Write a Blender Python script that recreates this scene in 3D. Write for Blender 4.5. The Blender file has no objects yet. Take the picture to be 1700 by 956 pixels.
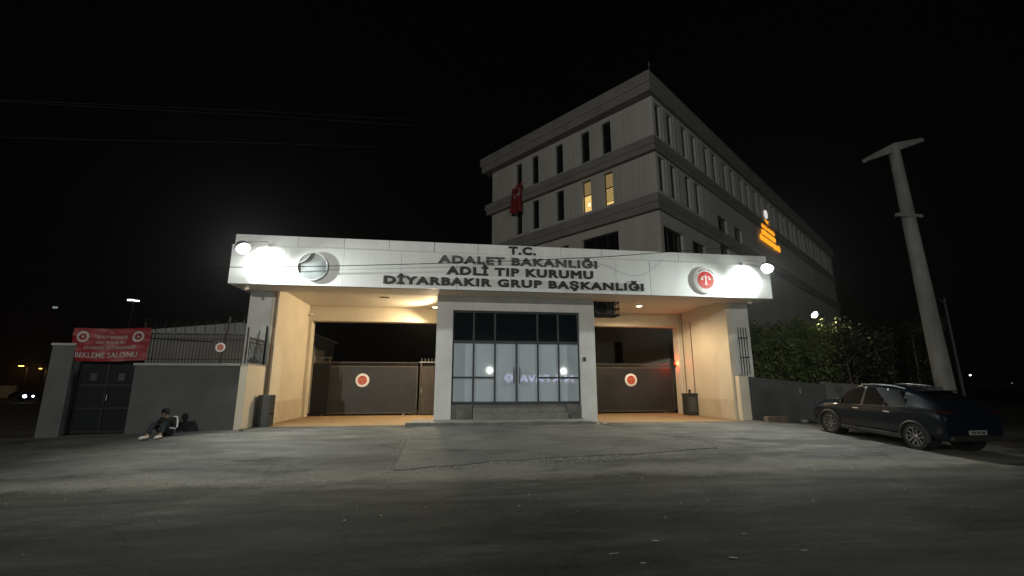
import bpy, bmesh, math, random
from mathutils import Vector, Matrix
import numpy as np

# ------------------------------------------------------------------ camera, sky, exposure
sc = bpy.context.scene
COL = sc.collection
rnd = random.Random(7)

cam_d = bpy.data.cameras.new("camera")
cam = bpy.data.objects.new("camera", cam_d)
COL.objects.link(cam)
cam_d.sensor_width = 36.0
cam_d.lens = 36.0 * 765.0 / 1700.0
cam_d.clip_start = 0.05
cam_d.clip_end = 2000
cam.location = (-2.77, -17.85, 1.38)
cam.rotation_euler = (math.radians(90 + 11.9), 0, math.radians(-8.14))
sc.camera = cam

world = bpy.data.worlds.new("World")
sc.world = world
world.use_nodes = True
wb = world.node_tree.nodes["Background"]
wb.inputs[0].default_value = (0.8, 0.62, 0.60, 1)
wb.inputs[1].default_value = 0.0012

sc.view_settings.view_transform = 'Standard'
sc.view_settings.look = 'None'
sc.view_settings.exposure = 0.0
sc.view_settings.gamma = 1.0
sc.view_settings.use_curve_mapping = False
sc.cycles.use_denoising = True
sc.cycles.max_bounces = 7
sc.cycles.diffuse_bounces = 4
sc.cycles.glossy_bounces = 4
sc.cycles.sample_clamp_indirect = 4.0

P_STREET = 28000.0      # street lamp beside the road, out of frame
P_FAR = 8000.0         # each far street lamp across the road
P_BAY = 540.0          # warm lamp in each gate bay
FLOOD_E = 55.0         # radiance of the floodlight glass
P_BEAM = 115.0         # floodlight beam washing the fascia
P_WIDE = 2000.0        # floodlight spill over the forecourt

# ------------------------------------------------------------------ helpers
def tag(o, label=None, cat=None, group=None, kind=None):
    if label: o["label"] = label
    if cat: o["category"] = cat
    if group: o["group"] = group
    if kind: o["kind"] = kind
    return o

def thing(name, label, cat, loc=(0, 0, 0), rz=0.0, group=None):
    o = bpy.data.objects.new(name, None)
    COL.objects.link(o)
    o.location = loc
    o.rotation_euler = (0, 0, rz)
    o.empty_display_size = 0.2
    return tag(o, label, cat, group)

class MB:
    def __init__(s):
        s.v = []; s.f = []
    def add(s, verts, faces):
        n = len(s.v)
        s.v.extend([tuple(p) for p in verts])
        s.f.extend([tuple(i + n for i in f) for f in faces])
        return s
    def box(s, x0, x1, y0, y1, z0, z1, M=None):
        vs = [(x0,y0,z0),(x1,y0,z0),(x1,y1,z0),(x0,y1,z0),(x0,y0,z1),(x1,y0,z1),(x1,y1,z1),(x0,y1,z1)]
        if M is not None: vs = [M @ Vector(p) for p in vs]
        return s.add(vs, [(0,3,2,1),(4,5,6,7),(0,1,5,4),(1,2,6,5),(2,3,7,6),(3,0,4,7)])
    def prism(s, poly, h, M=None):
        """poly in xy, extruded along +z by h (M maps to place)"""
        n = len(poly)
        vs = [Vector((p[0], p[1], 0)) for p in poly] + [Vector((p[0], p[1], h)) for p in poly]
        if M is not None: vs = [M @ p for p in vs]
        fs = [tuple(range(n - 1, -1, -1)), tuple(range(n, 2 * n))]
        fs += [(i, (i + 1) % n, n + (i + 1) % n, n + i) for i in range(n)]
        return s.add(vs, fs)
    def tube(s, pts, r, seg=8, cap=True):
        pts = [Vector(p) for p in pts]
        n = len(pts)
        rs = r if isinstance(r, (list, tuple)) else [r] * n
        vs = []
        prev = None
        for i, p in enumerate(pts):
            d = (pts[min(i + 1, n - 1)] - pts[max(i - 1, 0)]).normalized()
            if prev is None:
                a = d.orthogonal().normalized()
            else:
                a = (prev - d * prev.dot(d))
                a = a.normalized() if a.length > 1e-6 else d.orthogonal().normalized()
            prev = a
            b = d.cross(a)
            for k in range(seg):
                t = 2 * math.pi * k / seg
                vs.append(p + (a * math.cos(t) + b * math.sin(t)) * rs[i])
        fs = []
        for i in range(n - 1):
            for k in range(seg):
                k2 = (k + 1) % seg
                fs.append((i*seg+k, i*seg+k2, (i+1)*seg+k2, (i+1)*seg+k))
        if cap:
            fs.append(tuple(range(seg - 1, -1, -1)))
            fs.append(tuple((n-1)*seg + k for k in range(seg)))
        return s.add(vs, fs)
    def lathe(s, prof, seg=32, M=None, close=False, cap=True):
        """prof: list of (r, z) revolved round z"""
        vs = []
        for r, z in prof:
            for k in range(seg):
                t = 2 * math.pi * k / seg
                p = Vector((r * math.cos(t), r * math.sin(t), z))
                vs.append(M @ p if M is not None else p)
        n = len(prof)
        fs = []
        for i in range(n - 1 if not close else n):
            j = (i + 1) % n
            for k in range(seg):
                k2 = (k + 1) % seg
                fs.append((i*seg+k, i*seg+k2, j*seg+k2, j*seg+k))
        if not close and cap:
            if prof[0][0] > 1e-6: fs.append(tuple(range(seg - 1, -1, -1)))
            if prof[-1][0] > 1e-6: fs.append(tuple((n-1)*seg + k for k in range(seg)))
        return s.add(vs, fs)
    def build(s, name, m, parent=None, smooth=False, bevel=0.0, loc=None):
        me = bpy.data.meshes.new(name)
        me.from_pydata(s.v, [], s.f)
        me.validate()
        if bevel > 0 or smooth:
            bm = bmesh.new(); bm.from_mesh(me)
            bmesh.ops.recalc_face_normals(bm, faces=bm.faces)
            if bevel > 0:
                ed = [e for e in bm.edges if len(e.link_faces) == 2 and e.calc_face_angle(0) > 0.5]
                bmesh.ops.bevel(bm, geom=ed, offset=bevel, segments=2, profile=0.5, affect='EDGES', clamp_overlap=True)
            bm.to_mesh(me); bm.free()
        if smooth:
            for p in me.polygons: p.use_smooth = True
            try: me.set_sharp_from_angle(angle=math.radians(40))
            except Exception: pass
        if m is not None: me.materials.append(m)
        o = bpy.data.objects.new(name, me)
        COL.objects.link(o)
        if parent is not None: o.parent = parent
        if loc is not None: o.location = loc
        return o

def place(p, xdir, ydir):
    """matrix whose local x,y map to xdir,ydir at p (z = x cross y)"""
    x = Vector(xdir).normalized(); y = Vector(ydir).normalized(); z = x.cross(y)
    M = Matrix((x, y, z)).transposed().to_4x4()
    M.translation = Vector(p)
    return M

def aim(p, n, up=(0, 0, 1)):
    """matrix whose local z points along n"""
    z = Vector(n).normalized(); x = Vector(up).cross(z).normalized(); y = z.cross(x)
    M = Matrix((x, y, z)).transposed().to_4x4()
    M.translation = Vector(p)
    return M

# ------------------------------------------------------------------ materials
def mat(name, col, rough=0.6, metal=0.0, var=0.0, vscale=2.0, stretch=(1, 1, 1), bump=0.0, bscale=40.0,
        spec=0.5, col2=None, coat=0.0, fine=0.0):
    m = bpy.data.materials.new(name)
    m.use_nodes = True
    nt = m.node_tree; N = nt.nodes; Lk = nt.links
    b = N["Principled BSDF"]
    b.inputs["Base Color"].default_value = (*col, 1)
    b.inputs["Roughness"].default_value = rough
    b.inputs["Metallic"].default_value = metal
    b.inputs["Specular IOR Level"].default_value = spec
    b.inputs["Coat Weight"].default_value = coat
    b.inputs["Coat Roughness"].default_value = 0.03
    if var > 0 or bump > 0 or fine > 0:
        g = N.new("ShaderNodeNewGeometry")
        mp = N.new("ShaderNodeMapping")
        mp.inputs["Scale"].default_value = stretch
        Lk.new(g.outputs["Position"], mp.inputs[0])
    if var > 0 or fine > 0:
        n = N.new("ShaderNodeTexNoise")
        n.inputs["Scale"].default_value = vscale
        n.inputs["Detail"].default_value = 6
        n.inputs["Roughness"].default_value = 0.62
        Lk.new(mp.outputs[0], n.inputs["Vector"])
        r = N.new("ShaderNodeValToRGB")
        c2 = col2 or tuple(c * (1 - var) for c in col)
        c1 = tuple(min(1, c * (1 + var * 0.5)) for c in col)
        r.color_ramp.elements[0].position = 0.32; r.color_ramp.elements[0].color = (*c2, 1)
        r.color_ramp.elements[1].position = 0.68; r.color_ramp.elements[1].color = (*c1, 1)
        Lk.new(n.outputs[0], r.inputs[0])
        out = r.outputs[0]
        if fine > 0:
            n2 = N.new("ShaderNodeTexNoise"); n2.inputs["Scale"].default_value = 90; n2.inputs["Detail"].default_value = 3
            Lk.new(g.outputs["Position"], n2.inputs["Vector"])
            mr = N.new("ShaderNodeMapRange")
            mr.inputs[1].default_value = 0.3; mr.inputs[2].default_value = 0.7
            mr.inputs[3].default_value = 1 - fine; mr.inputs[4].default_value = 1 + fine
            Lk.new(n2.outputs[0], mr.inputs[0])
            mx = N.new("ShaderNodeVectorMath"); mx.operation = 'SCALE'
            Lk.new(out, mx.inputs[0]); Lk.new(mr.outputs[0], mx.inputs[3])
            out = mx.outputs[0]
        Lk.new(out, b.inputs["Base Color"])
        rr = N.new("ShaderNodeMapRange")
        rr.inputs[3].default_value = max(0, rough - 0.08); rr.inputs[4].default_value = min(1, rough + 0.08)
        Lk.new(n.outputs[0], rr.inputs[0]); Lk.new(rr.outputs[0], b.inputs["Roughness"])
    if bump > 0:
        n3 = N.new("ShaderNodeTexNoise"); n3.inputs["Scale"].default_value = bscale; n3.inputs["Detail"].default_value = 4
        Lk.new(mp.outputs[0], n3.inputs["Vector"])
        bp = N.new("ShaderNodeBump"); bp.inputs["Strength"].default_value = bump; bp.inputs["Distance"].default_value = 0.02
        Lk.new(n3.outputs[0], bp.inputs["Height"]); Lk.new(bp.outputs[0], b.inputs["Normal"])
    return m

def emit(name, col, strength):
    m = bpy.data.materials.new(name)
    m.use_nodes = True
    nt = m.node_tree
    for n in list(nt.nodes): nt.nodes.remove(n)
    e = nt.nodes.new("ShaderNodeEmission")
    e.inputs[0].default_value = (*col, 1); e.inputs[1].default_value = strength
    o = nt.nodes.new("ShaderNodeOutputMaterial")
    nt.links.new(e.outputs[0], o.inputs[0])
    return m

M = {}
M['panel'] = mat("white_composite_panel", (0.79, 0.81, 0.80), 0.42, var=0.08, vscale=1.5, stretch=(1.6, 1, 0.35), fine=0.03)
M['panel_seam'] = mat("panel_seam", (0.10, 0.10, 0.10), 0.7)
M['render_grey'] = mat("light_grey_render", (0.62, 0.62, 0.605), 0.75, var=0.14, vscale=1.1, stretch=(1, 1, 0.7), bump=0.12, bscale=60)
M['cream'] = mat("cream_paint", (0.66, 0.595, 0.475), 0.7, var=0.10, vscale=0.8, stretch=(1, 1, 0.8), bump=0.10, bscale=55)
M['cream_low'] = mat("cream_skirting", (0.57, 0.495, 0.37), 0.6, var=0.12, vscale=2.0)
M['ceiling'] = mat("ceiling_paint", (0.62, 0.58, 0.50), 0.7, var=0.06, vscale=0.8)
M['letter'] = mat("black_letters", (0.018, 0.019, 0.019), 0.45)
M['letter_worn'] = mat("worn_black_letters", (0.03, 0.031, 0.03), 0.5, var=0.75, vscale=5.0, col2=(0.11, 0.115, 0.11))
M['alu'] = mat("anthracite_frame", (0.016, 0.020, 0.024), 0.38, metal=0.0)
M['glass_dark'] = mat("dark_glass", (0.008, 0.012, 0.015), 0.04, spec=0.6)
M['frost'] = mat("frosted_film_glass", (0.43, 0.49, 0.55), 0.5, spec=0.3, coat=1.0, var=0.06, vscale=0.9)
M['stone'] = mat("grey_stone_cladding", (0.13, 0.128, 0.12), 0.7, var=0.35, vscale=3.5, bump=0.25, bscale=25)
M['step'] = mat("worn_step_stone", (0.20, 0.195, 0.18), 0.65, var=0.3, vscale=3.0, bump=0.15, bscale=30)
M['gate'] = mat("dusty_anthracite_gate", (0.021, 0.0205, 0.021), 0.5, var=0.4, vscale=1.4, stretch=(1.0, 1, 1.3))
M['gate_frame'] = mat("gate_frame_metal", (0.055, 0.048, 0.040), 0.5, var=0.25, vscale=3)
M['brown_gate'] = mat("brown_gate_metal", (0.060, 0.050, 0.038), 0.5, var=0.3, vscale=2.5, stretch=(3, 1, 0.6))
M['black_metal'] = mat("black_metal", (0.010, 0.010, 0.011), 0.5, spec=0.25, var=0.2, vscale=4)
M['steel'] = mat("galvanised_steel", (0.35, 0.35, 0.34), 0.4, metal=0.6, var=0.2, vscale=6)
M['chrome'] = mat("chrome", (0.75, 0.75, 0.75), 0.12, metal=1.0)
M['white'] = mat("white_paint", (0.76, 0.76, 0.74), 0.5, var=0.06, vscale=6)
M['red'] = mat("red_enamel", (0.50, 0.022, 0.022), 0.45, var=0.12, vscale=5)
M['gold'] = mat("gold_enamel", (0.55, 0.38, 0.12), 0.4)
M['leaf_green'] = mat("green_enamel", (0.05, 0.20, 0.07), 0.5)
M['torn'] = mat("torn_grey_backing", (0.30, 0.325, 0.34), 0.6, var=0.12, vscale=3)
M['torn_in'] = mat("bare_box_inside", (0.25, 0.27, 0.26), 0.6, var=0.2, vscale=4)
M['wall_grey'] = mat("grey_boundary_paint", (0.080, 0.084, 0.083), 0.8, var=0.22, vscale=1.2, bump=0.2, bscale=35)
M['wall_pale'] = mat("pale_boundary_plaster", (0.14, 0.137, 0.125), 0.85, var=0.3, vscale=1.5, bump=0.25, bscale=30)
M['wall_dark'] = mat("dark_grey_boundary_paint", (0.085, 0.088, 0.088), 0.8, var=0.25, vscale=1.2, bump=0.2, bscale=35)
M['cap'] = mat("wall_cap_concrete", (0.30, 0.30, 0.28), 0.8, var=0.25, vscale=3)
M['door_dark'] = mat("dark_green_metal_door", (0.004, 0.007, 0.008), 0.6, spec=0.15, var=0.3, vscale=2)
M['banner'] = mat("red_vinyl_banner", (0.19, 0.007, 0.011), 0.4, spec=0.3, var=0.12, vscale=2)
M['banner_text'] = mat("faded_white_print", (0.33, 0.28, 0.28), 0.5)
M['cabinet'] = mat("grey_cabinet_paint", (0.035, 0.038, 0.039), 0.5, var=0.2, vscale=4)
M['concrete_pole'] = mat("pole_concrete", (0.145, 0.143, 0.137), 0.85, var=0.45, vscale=2.0, stretch=(1, 1, 0.3), bump=0.2, bscale=40)
M['tower_wall'] = mat("pale_tower_cladding", (0.41, 0.40, 0.375), 0.75, var=0.14, vscale=0.6, stretch=(1, 1, 0.3), bump=0.1, bscale=20)
M['tower_band'] = mat("grey_tower_moulding", (0.205, 0.198, 0.192), 0.75, var=0.18, vscale=0.8)
M['tower_line'] = mat("moulding_edge_line", (0.34, 0.33, 0.31), 0.75)
M['tower_glass'] = mat("tower_dark_glass", (0.008, 0.009, 0.009), 0.08, spec=0.5)
M['win_frame'] = mat("dark_window_frame", (0.03, 0.03, 0.03), 0.4)
M['flag_red'] = mat("flag_cloth_red", (0.15, 0.010, 0.012), 0.85, var=0.1, vscale=3)
M['flag_white'] = mat("flag_cloth_white", (0.26, 0.22, 0.22), 0.85)
M['room_warm'] = emit("lit_room_warm", (1.0, 0.68, 0.22), 0.85)
M['room_dim'] = emit("lit_curtain", (1.0, 0.68, 0.27), 0.22)
M['bulb_warm'] = emit("room_bulb", (1.0, 0.85, 0.5), 3.0)
M['blind'] = mat("window_blind", (0.45, 0.36, 0.2), 0.7)
M['neon'] = emit("orange_sign_light", (1.0, 0.36, 0.015), 1.25)
M['neon_white'] = emit("white_sign_light", (0.95, 0.93, 0.88), 0.75)
M['sign_back'] = mat("sign_backing", (0.06, 0.035, 0.015), 0.6)
M['flood_glass'] = emit("floodlight_glass", (0.93, 1.0, 0.93), FLOOD_E)
M['down_glass'] = emit("downlight_glass", (1.0, 0.80, 0.45), 9.0)
M['red_lamp'] = emit("red_warning_lamp", (1.0, 0.035, 0.012), 1.7)
M['red_core'] = emit("red_lamp_core", (1.0, 0.40, 0.10), 3.0)
M['far_orange'] = emit("sodium_lamp_glass", (1.0, 0.55, 0.12), 9.0)
M['far_white'] = emit("led_lamp_glass", (0.95, 1.0, 0.97), 7.0)
M['far_faint'] = emit("distant_led_glass", (0.6, 0.8, 0.8), 0.25)
M['headlight'] = emit("headlight_glass", (0.85, 0.88, 1.0), 10.0)
M['garden_lamp'] = emit("garden_floodlight_glass", (1.0, 0.98, 0.72), 20.0)
M['mall_sign'] = emit("violet_sign_light", (0.62, 0.60, 1.0), 13.0)
M['mall_dot'] = emit("white_row_light", (0.8, 0.85, 1.0), 14.0)
M['street_glass'] = emit("street_lamp_glass", (0.95, 1.0, 0.88), 260.0)
M['bark'] = mat("twig_bark", (0.10, 0.075, 0.05), 0.9, var=0.3, vscale=8)
M['rubber'] = mat("tyre_rubber", (0.012, 0.012, 0.012), 0.8)
M['rim'] = mat("alloy_rim", (0.22, 0.22, 0.22), 0.35, metal=0.9)
M['paint'] = mat("dark_navy_car_paint", (0.003, 0.006, 0.011), 0.30, spec=0.16, coat=0.30)
M['car_plastic'] = mat("black_car_plastic", (0.010, 0.010, 0.010), 0.5)
M['car_glass'] = mat("tinted_car_glass", (0.004, 0.005, 0.006), 0.03, spec=0.4)
M['tail_red'] = mat("dark_tail_lens", (0.03, 0.003, 0.003), 0.15, coat=1.0)
M['plate'] = mat("number_plate_white", (0.20, 0.21, 0.21), 0.4)
M['plate_mark'] = mat("number_plate_marks", (0.05, 0.05, 0.05), 0.5)
M['skin'] = mat("skin", (0.22, 0.13, 0.09), 0.55)
M['jacket'] = mat("black_jacket_cloth", (0.008, 0.008, 0.009), 0.85)
M['jeans'] = mat("dark_denim", (0.016, 0.021, 0.028), 0.9, var=0.3, vscale=8)
M['stripe'] = mat("white_sleeve_stripe", (0.62, 0.62, 0.60), 0.7)
M['shoe'] = mat("white_shoes", (0.58, 0.57, 0.54), 0.6, var=0.15, vscale=20)
M['hair'] = mat("dark_hair", (0.006, 0.005, 0.004), 0.7)
M['brick'] = mat("concrete_block", (0.19, 0.15, 0.115), 0.9, var=0.3, vscale=9, bump=0.3, bscale=40)
M['rubble'] = mat("rubble_stone", (0.36, 0.34, 0.30), 0.9, var=0.3, vscale=12)
M['paper'] = mat("paper_scrap", (0.22, 0.22, 0.21), 0.8, var=0.1, vscale=20)
M['wire'] = mat("black_cable", (0.004, 0.004, 0.004), 0.9, spec=0.1)
M['wire_pale'] = mat("aluminium_power_line", (0.045, 0.036, 0.036), 0.8, spec=0.1)
M['pipe_brown'] = mat("brown_drain_pipe", (0.16, 0.085, 0.045), 0.5)
M['kerb'] = mat("kerb_concrete", (0.21, 0.21, 0.20), 0.85, var=0.3, vscale=2.5, bump=0.25, bscale=30)
M['pave'] = mat("pavement_concrete", (0.24, 0.235, 0.22), 0.85, var=0.25, vscale=2.0, bump=0.2, bscale=35)
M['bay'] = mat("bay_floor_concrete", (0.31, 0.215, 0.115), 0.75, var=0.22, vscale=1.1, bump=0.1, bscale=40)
M['annex_wall'] = mat("annex_plaster", (0.16, 0.155, 0.145), 0.85, var=0.15, vscale=1)
M['annex_roof'] = mat("annex_roof_sheet", (0.20, 0.20, 0.19), 0.7, var=0.15, vscale=1.5)
M['earth_wall'] = mat("far_wall_plaster", (0.38, 0.24, 0.16), 0.9, var=0.2, vscale=0.5)

GM = {'ground': ((0.050, 0.049, 0.045), (0.082, 0.080, 0.074), (0.135, 0.131, 0.119), 0.7, (0.4, 1.9, 1), 0.30),
      'drive': ((0.075, 0.075, 0.072), (0.125, 0.125, 0.122), (0.185, 0.182, 0.172), 0.75, (0.45, 1.2, 1), 0.65),
      'patch': ((0.115, 0.115, 0.11), (0.155, 0.154, 0.148), (0.195, 0.192, 0.183), 0.7, (0.7, 1, 1), 0.06),
      'road': ((0.020, 0.022, 0.0215), (0.036, 0.038, 0.037), (0.065, 0.066, 0.061), 0.55, (0.28, 1.8, 1), 0.14)}
def ground_mat(name, base, blend=None, y0=0, y1=0, rough=0.85, bump=0.5, amp=3.2, band=None):
    """blend: other ground kind the surface fades into between world y0 and y1 (wobbling edge)"""
    m = bpy.data.materials.new(name); m.use_nodes = True
    nt = m.node_tree; N = nt.nodes; Lk = nt.links
    b = N["Principled BSDF"]
    b.inputs["Specular IOR Level"].default_value = 0.06
    g = N.new("ShaderNodeNewGeometry")
    n2 = N.new("ShaderNodeTexNoise"); n2.inputs["Scale"].default_value = 38; n2.inputs["Detail"].default_value = 5; n2.inputs["Roughness"].default_value = 0.7
    Lk.new(g.outputs["Position"], n2.inputs["Vector"])
    def colour(c_dark, c_mid, c_light, scale, stretch, spots):
        mp = N.new("ShaderNodeMapping"); mp.inputs["Scale"].default_value = stretch
        Lk.new(g.outputs["Position"], mp.inputs[0])
        n1 = N.new("ShaderNodeTexNoise"); n1.inputs["Scale"].default_value = scale; n1.inputs["Detail"].default_value = 9
        n1.inputs["Roughness"].default_value = 0.66; n1.inputs["Distortion"].default_value = 0.5
        Lk.new(mp.outputs[0], n1.inputs["Vector"])
        r = N.new("ShaderNodeValToRGB"); e = r.color_ramp.elements
        e[0].position = 0.33; e[0].color = (*c_dark, 1)
        e[1].position = 0.50; e[1].color = (*c_mid, 1)
        x = e.new(0.70); x.color = (*c_light, 1)
        Lk.new(n1.outputs[0], r.inputs[0])
        out = r.outputs[0]
        if spots > 0:   # pale worn dusty patches with a shape of their own
            n4 = N.new("ShaderNodeTexNoise"); n4.inputs["Scale"].default_value = 0.9; n4.inputs["Detail"].default_value = 7; n4.inputs["Roughness"].default_value = 0.65
            mp4 = N.new("ShaderNodeMapping"); mp4.inputs["Scale"].default_value = (0.5, 1.4, 1); mp4.inputs["Location"].default_value = (3.1, 7.7, 0)
            Lk.new(g.outputs["Position"], mp4.inputs[0]); Lk.new(mp4.outputs[0], n4.inputs["Vector"])
            m4 = N.new("ShaderNodeMapRange"); m4.inputs[1].default_value = 0.52; m4.inputs[2].default_value = 0.72
            m4.inputs[3].default_value = 0; m4.inputs[4].default_value = spots
            Lk.new(n4.outputs[0], m4.inputs[0])
            mix = N.new("ShaderNodeMix"); mix.data_type = 'RGBA'
            Lk.new(m4.outputs[0], mix.inputs[0]); Lk.new(out, mix.inputs[6])
            mix.inputs[7].default_value = (0.29, 0.28, 0.255, 1)
            out = mix.outputs[2]
        return out
    out = colour(*GM[base])
    if blend:
        o2 = colour(*GM[blend])
        sx = N.new("ShaderNodeSeparateXYZ"); Lk.new(g.outputs["Position"], sx.inputs[0])
        n5 = N.new("ShaderNodeTexNoise"); n5.inputs["Scale"].default_value = 0.8; n5.inputs["Detail"].default_value = 8; n5.inputs["Roughness"].default_value = 0.7
        Lk.new(g.outputs["Position"], n5.inputs["Vector"])
        ma = N.new("ShaderNodeMath"); ma.operation = 'MULTIPLY_ADD'; ma.inputs[1].default_value = amp
        Lk.new(n5.outputs[0], ma.inputs[0]); Lk.new(sx.outputs[1], ma.inputs[2])
        mr = N.new("ShaderNodeMapRange"); mr.interpolation_type = 'SMOOTHSTEP'
        mr.inputs[1].default_value = y0 + amp / 2; mr.inputs[2].default_value = y1 + amp / 2
        Lk.new(ma.outputs[0], mr.inputs[0])
        mix = N.new("ShaderNodeMix"); mix.data_type = 'RGBA'
        Lk.new(mr.outputs[0], mix.inputs[0]); Lk.new(o2, mix.inputs[6]); Lk.new(out, mix.inputs[7])
        out = mix.outputs[2]
        if band:        # pale crumbled dust along the broken edge
            mb2 = N.new("ShaderNodeMapRange"); mb2.inputs[1].default_value = band[0] + amp / 2; mb2.inputs[2].default_value = band[1] + amp / 2
            Lk.new(ma.outputs[0], mb2.inputs[0])
            rb = N.new("ShaderNodeValToRGB"); eb_ = rb.color_ramp.elements
            eb_[0].position = 0.0; eb_[0].color = (0, 0, 0, 1); eb_[1].position = 1.0; eb_[1].color = (0, 0, 0, 1)
            xx = eb_.new(0.45); xx.color = (0.75, 0.75, 0.75, 1); xx = eb_.new(0.60); xx.color = (0.55, 0.55, 0.55, 1)
            Lk.new(mb2.outputs[0], rb.inputs[0])
            mix = N.new("ShaderNodeMix"); mix.data_type = 'RGBA'
            Lk.new(rb.outputs[0], mix.inputs[0]); Lk.new(out, mix.inputs[6]); mix.inputs[7].default_value = (0.25, 0.24, 0.212, 1)
            out = mix.outputs[2]
    # cracks and dark stains
    nw = N.new("ShaderNodeTexNoise"); nw.inputs["Scale"].default_value = 1.3; nw.inputs["Detail"].default_value = 5
    Lk.new(g.outputs["Position"], nw.inputs["Vector"])
    va = N.new("ShaderNodeVectorMath"); va.operation = 'MULTIPLY_ADD'; va.inputs[1].default_value = (1.1, 1.1, 0)
    Lk.new(nw.outputs["Color"], va.inputs[0]); Lk.new(g.outputs["Position"], va.inputs[2])
    vo = N.new("ShaderNodeTexVoronoi"); vo.feature = 'DISTANCE_TO_EDGE'; vo.inputs["Scale"].default_value = 0.33
    Lk.new(va.outputs[0], vo.inputs["Vector"])
    mc = N.new("ShaderNodeMapRange"); mc.inputs[1].default_value = 0.002; mc.inputs[2].default_value = 0.012
    mc.inputs[3].default_value = 0.80; mc.inputs[4].default_value = 1.0
    Lk.new(vo.outputs["Distance"], mc.inputs[0])
    n7 = N.new("ShaderNodeTexNoise"); n7.inputs["Scale"].default_value = 0.55; n7.inputs["Detail"].default_value = 6; n7.inputs["Roughness"].default_value = 0.7
    mp7 = N.new("ShaderNodeMapping"); mp7.inputs["Scale"].default_value = (0.6, 1.5, 1); mp7.inputs["Location"].default_value = (21.3, 4.4, 0)
    Lk.new(g.outputs["Position"], mp7.inputs[0]); Lk.new(mp7.outputs[0], n7.inputs["Vector"])
    m7 = N.new("ShaderNodeMapRange"); m7.inputs[1].default_value = 0.56; m7.inputs[2].default_value = 0.70
    m7.inputs[3].default_value = 1.0; m7.inputs[4].default_value = 0.55
    Lk.new(n7.outputs[0], m7.inputs[0])
    mm = N.new("ShaderNodeMath"); mm.operation = 'MULTIPLY'; Lk.new(mc.outputs[0], mm.inputs[0]); Lk.new(m7.outputs[0], mm.inputs[1])
    sc_ = N.new("ShaderNodeVectorMath"); sc_.operation = 'SCALE'
    Lk.new(out, sc_.inputs[0]); Lk.new(mm.outputs[0], sc_.inputs[3])
    out = sc_.outputs[0]
    mr = N.new("ShaderNodeMapRange"); mr.inputs[1].default_value = 0.3; mr.inputs[2].default_value = 0.7
    mr.inputs[3].default_value = 0.66; mr.inputs[4].default_value = 1.34
    Lk.new(n2.outputs[0], mr.inputs[0])
    sm = N.new("ShaderNodeVectorMath"); sm.operation = 'SCALE'
    Lk.new(out, sm.inputs[0]); Lk.new(mr.outputs[0], sm.inputs[3])
    Lk.new(sm.outputs[0], b.inputs["Base Color"])
    b.inputs["Roughness"].default_value = rough
    bp = N.new("ShaderNodeBump"); bp.inputs["Strength"].default_value = bump; bp.inputs["Distance"].default_value = 0.015
    Lk.new(n2.outputs[0], bp.inputs["Height"]); Lk.new(bp.outputs[0], b.inputs["Normal"])
    return m
M['ground'] = ground_mat("dusty_earth", 'ground')
M['drive'] = ground_mat("old_concrete_drive", 'drive', 'ground', -8.15, -7.9, amp=2.3, band=(-8.8, -7.4))
M['patch'] = ground_mat("newer_asphalt_patch", 'patch')
M['road'] = ground_mat("old_road_asphalt", 'road', 'ground', -9.3, -11.4, amp=2.6)

# ------------------------------------------------------------------ writing
def text_mesh(s, width=None, cap=0.3, depth=0.02, bold=0.0, center=True, space=1.0):
    def conv(body, b):
        c = bpy.data.curves.new("lettering", 'FONT')
        c.body = body; c.size = 1.0; c.resolution_u = 3; c.space_character = space
        if depth > 0: c.extrude = 0.05
        if b > 0 and depth > 0: c.bevel_depth = b; c.bevel_resolution = 0
        elif b > 0: c.offset = b
        o = bpy.data.objects.new("lettering", c)
        COL.objects.link(o)
        dg = bpy.context.evaluated_depsgraph_get()
        me = bpy.data.meshes.new_from_object(o.evaluated_get(dg))
        bpy.data.objects.remove(o); bpy.data.curves.remove(c)
        return me
    hm = conv("H", bold); hy = [v.co.y for v in hm.vertices]; h0 = min(hy); hh = max(hy) - h0
    bpy.data.meshes.remove(hm)
    me = conv(s, bold)
    xs = [v.co.x for v in me.vertices]; zs = [v.co.z for v in me.vertices]
    x0, x1 = min(xs), max(xs); z0, z1 = min(zs), max(zs)
    sy = cap / hh
    sx = (width / (x1 - x0)) if width else sy
    out = MB()
    out.v = [((v.co.x - ((x0 + x1) / 2 if center else x0)) * sx, (v.co.y - h0) * sy, (v.co.z - z0) / max(z1 - z0, 1e-9) * depth) for v in me.vertices]
    out.f = [tuple(p.vertices) for p in me.polygons]
    bpy.data.meshes.remove(me)
    return out

def words(mb, gap):
    """split a line of lettering into its words at the wide gaps between letters"""
    par = list(range(len(mb.v)))
    def root(i):
        while par[i] != i: par[i] = par[par[i]]; i = par[i]
        return i
    for f in mb.f:
        for k in f[1:]: par[root(k)] = root(f[0])
    ext = {}
    for i, p in enumerate(mb.v):
        r = root(i); a, b = ext.get(r, (1e9, -1e9)); ext[r] = (min(a, p[0]), max(b, p[0]))
    cuts = []; end = None
    for a, b in sorted(ext.values()):
        if end is None or a - end > gap: cuts.append(a)
        end = b if end is None else max(end, b)
    outs = [MB() for _ in cuts]; maps = [dict() for _ in cuts]
    for f in mb.f:
        x = ext[root(f[0])][0]
        w = max(k for k, c in enumerate(cuts) if x >= c - 1e-9)
        idx = []
        for i in f:
            if i not in maps[w]:
                maps[w][i] = len(outs[w].v); outs[w].v.append(mb.v[i])
            idx.append(maps[w][i])
        outs[w].f.append(tuple(idx))
    return outs

def put(mb, M4):
    mb.v = [tuple(M4 @ Vector(p)) for p in mb.v]
    return mb

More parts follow.
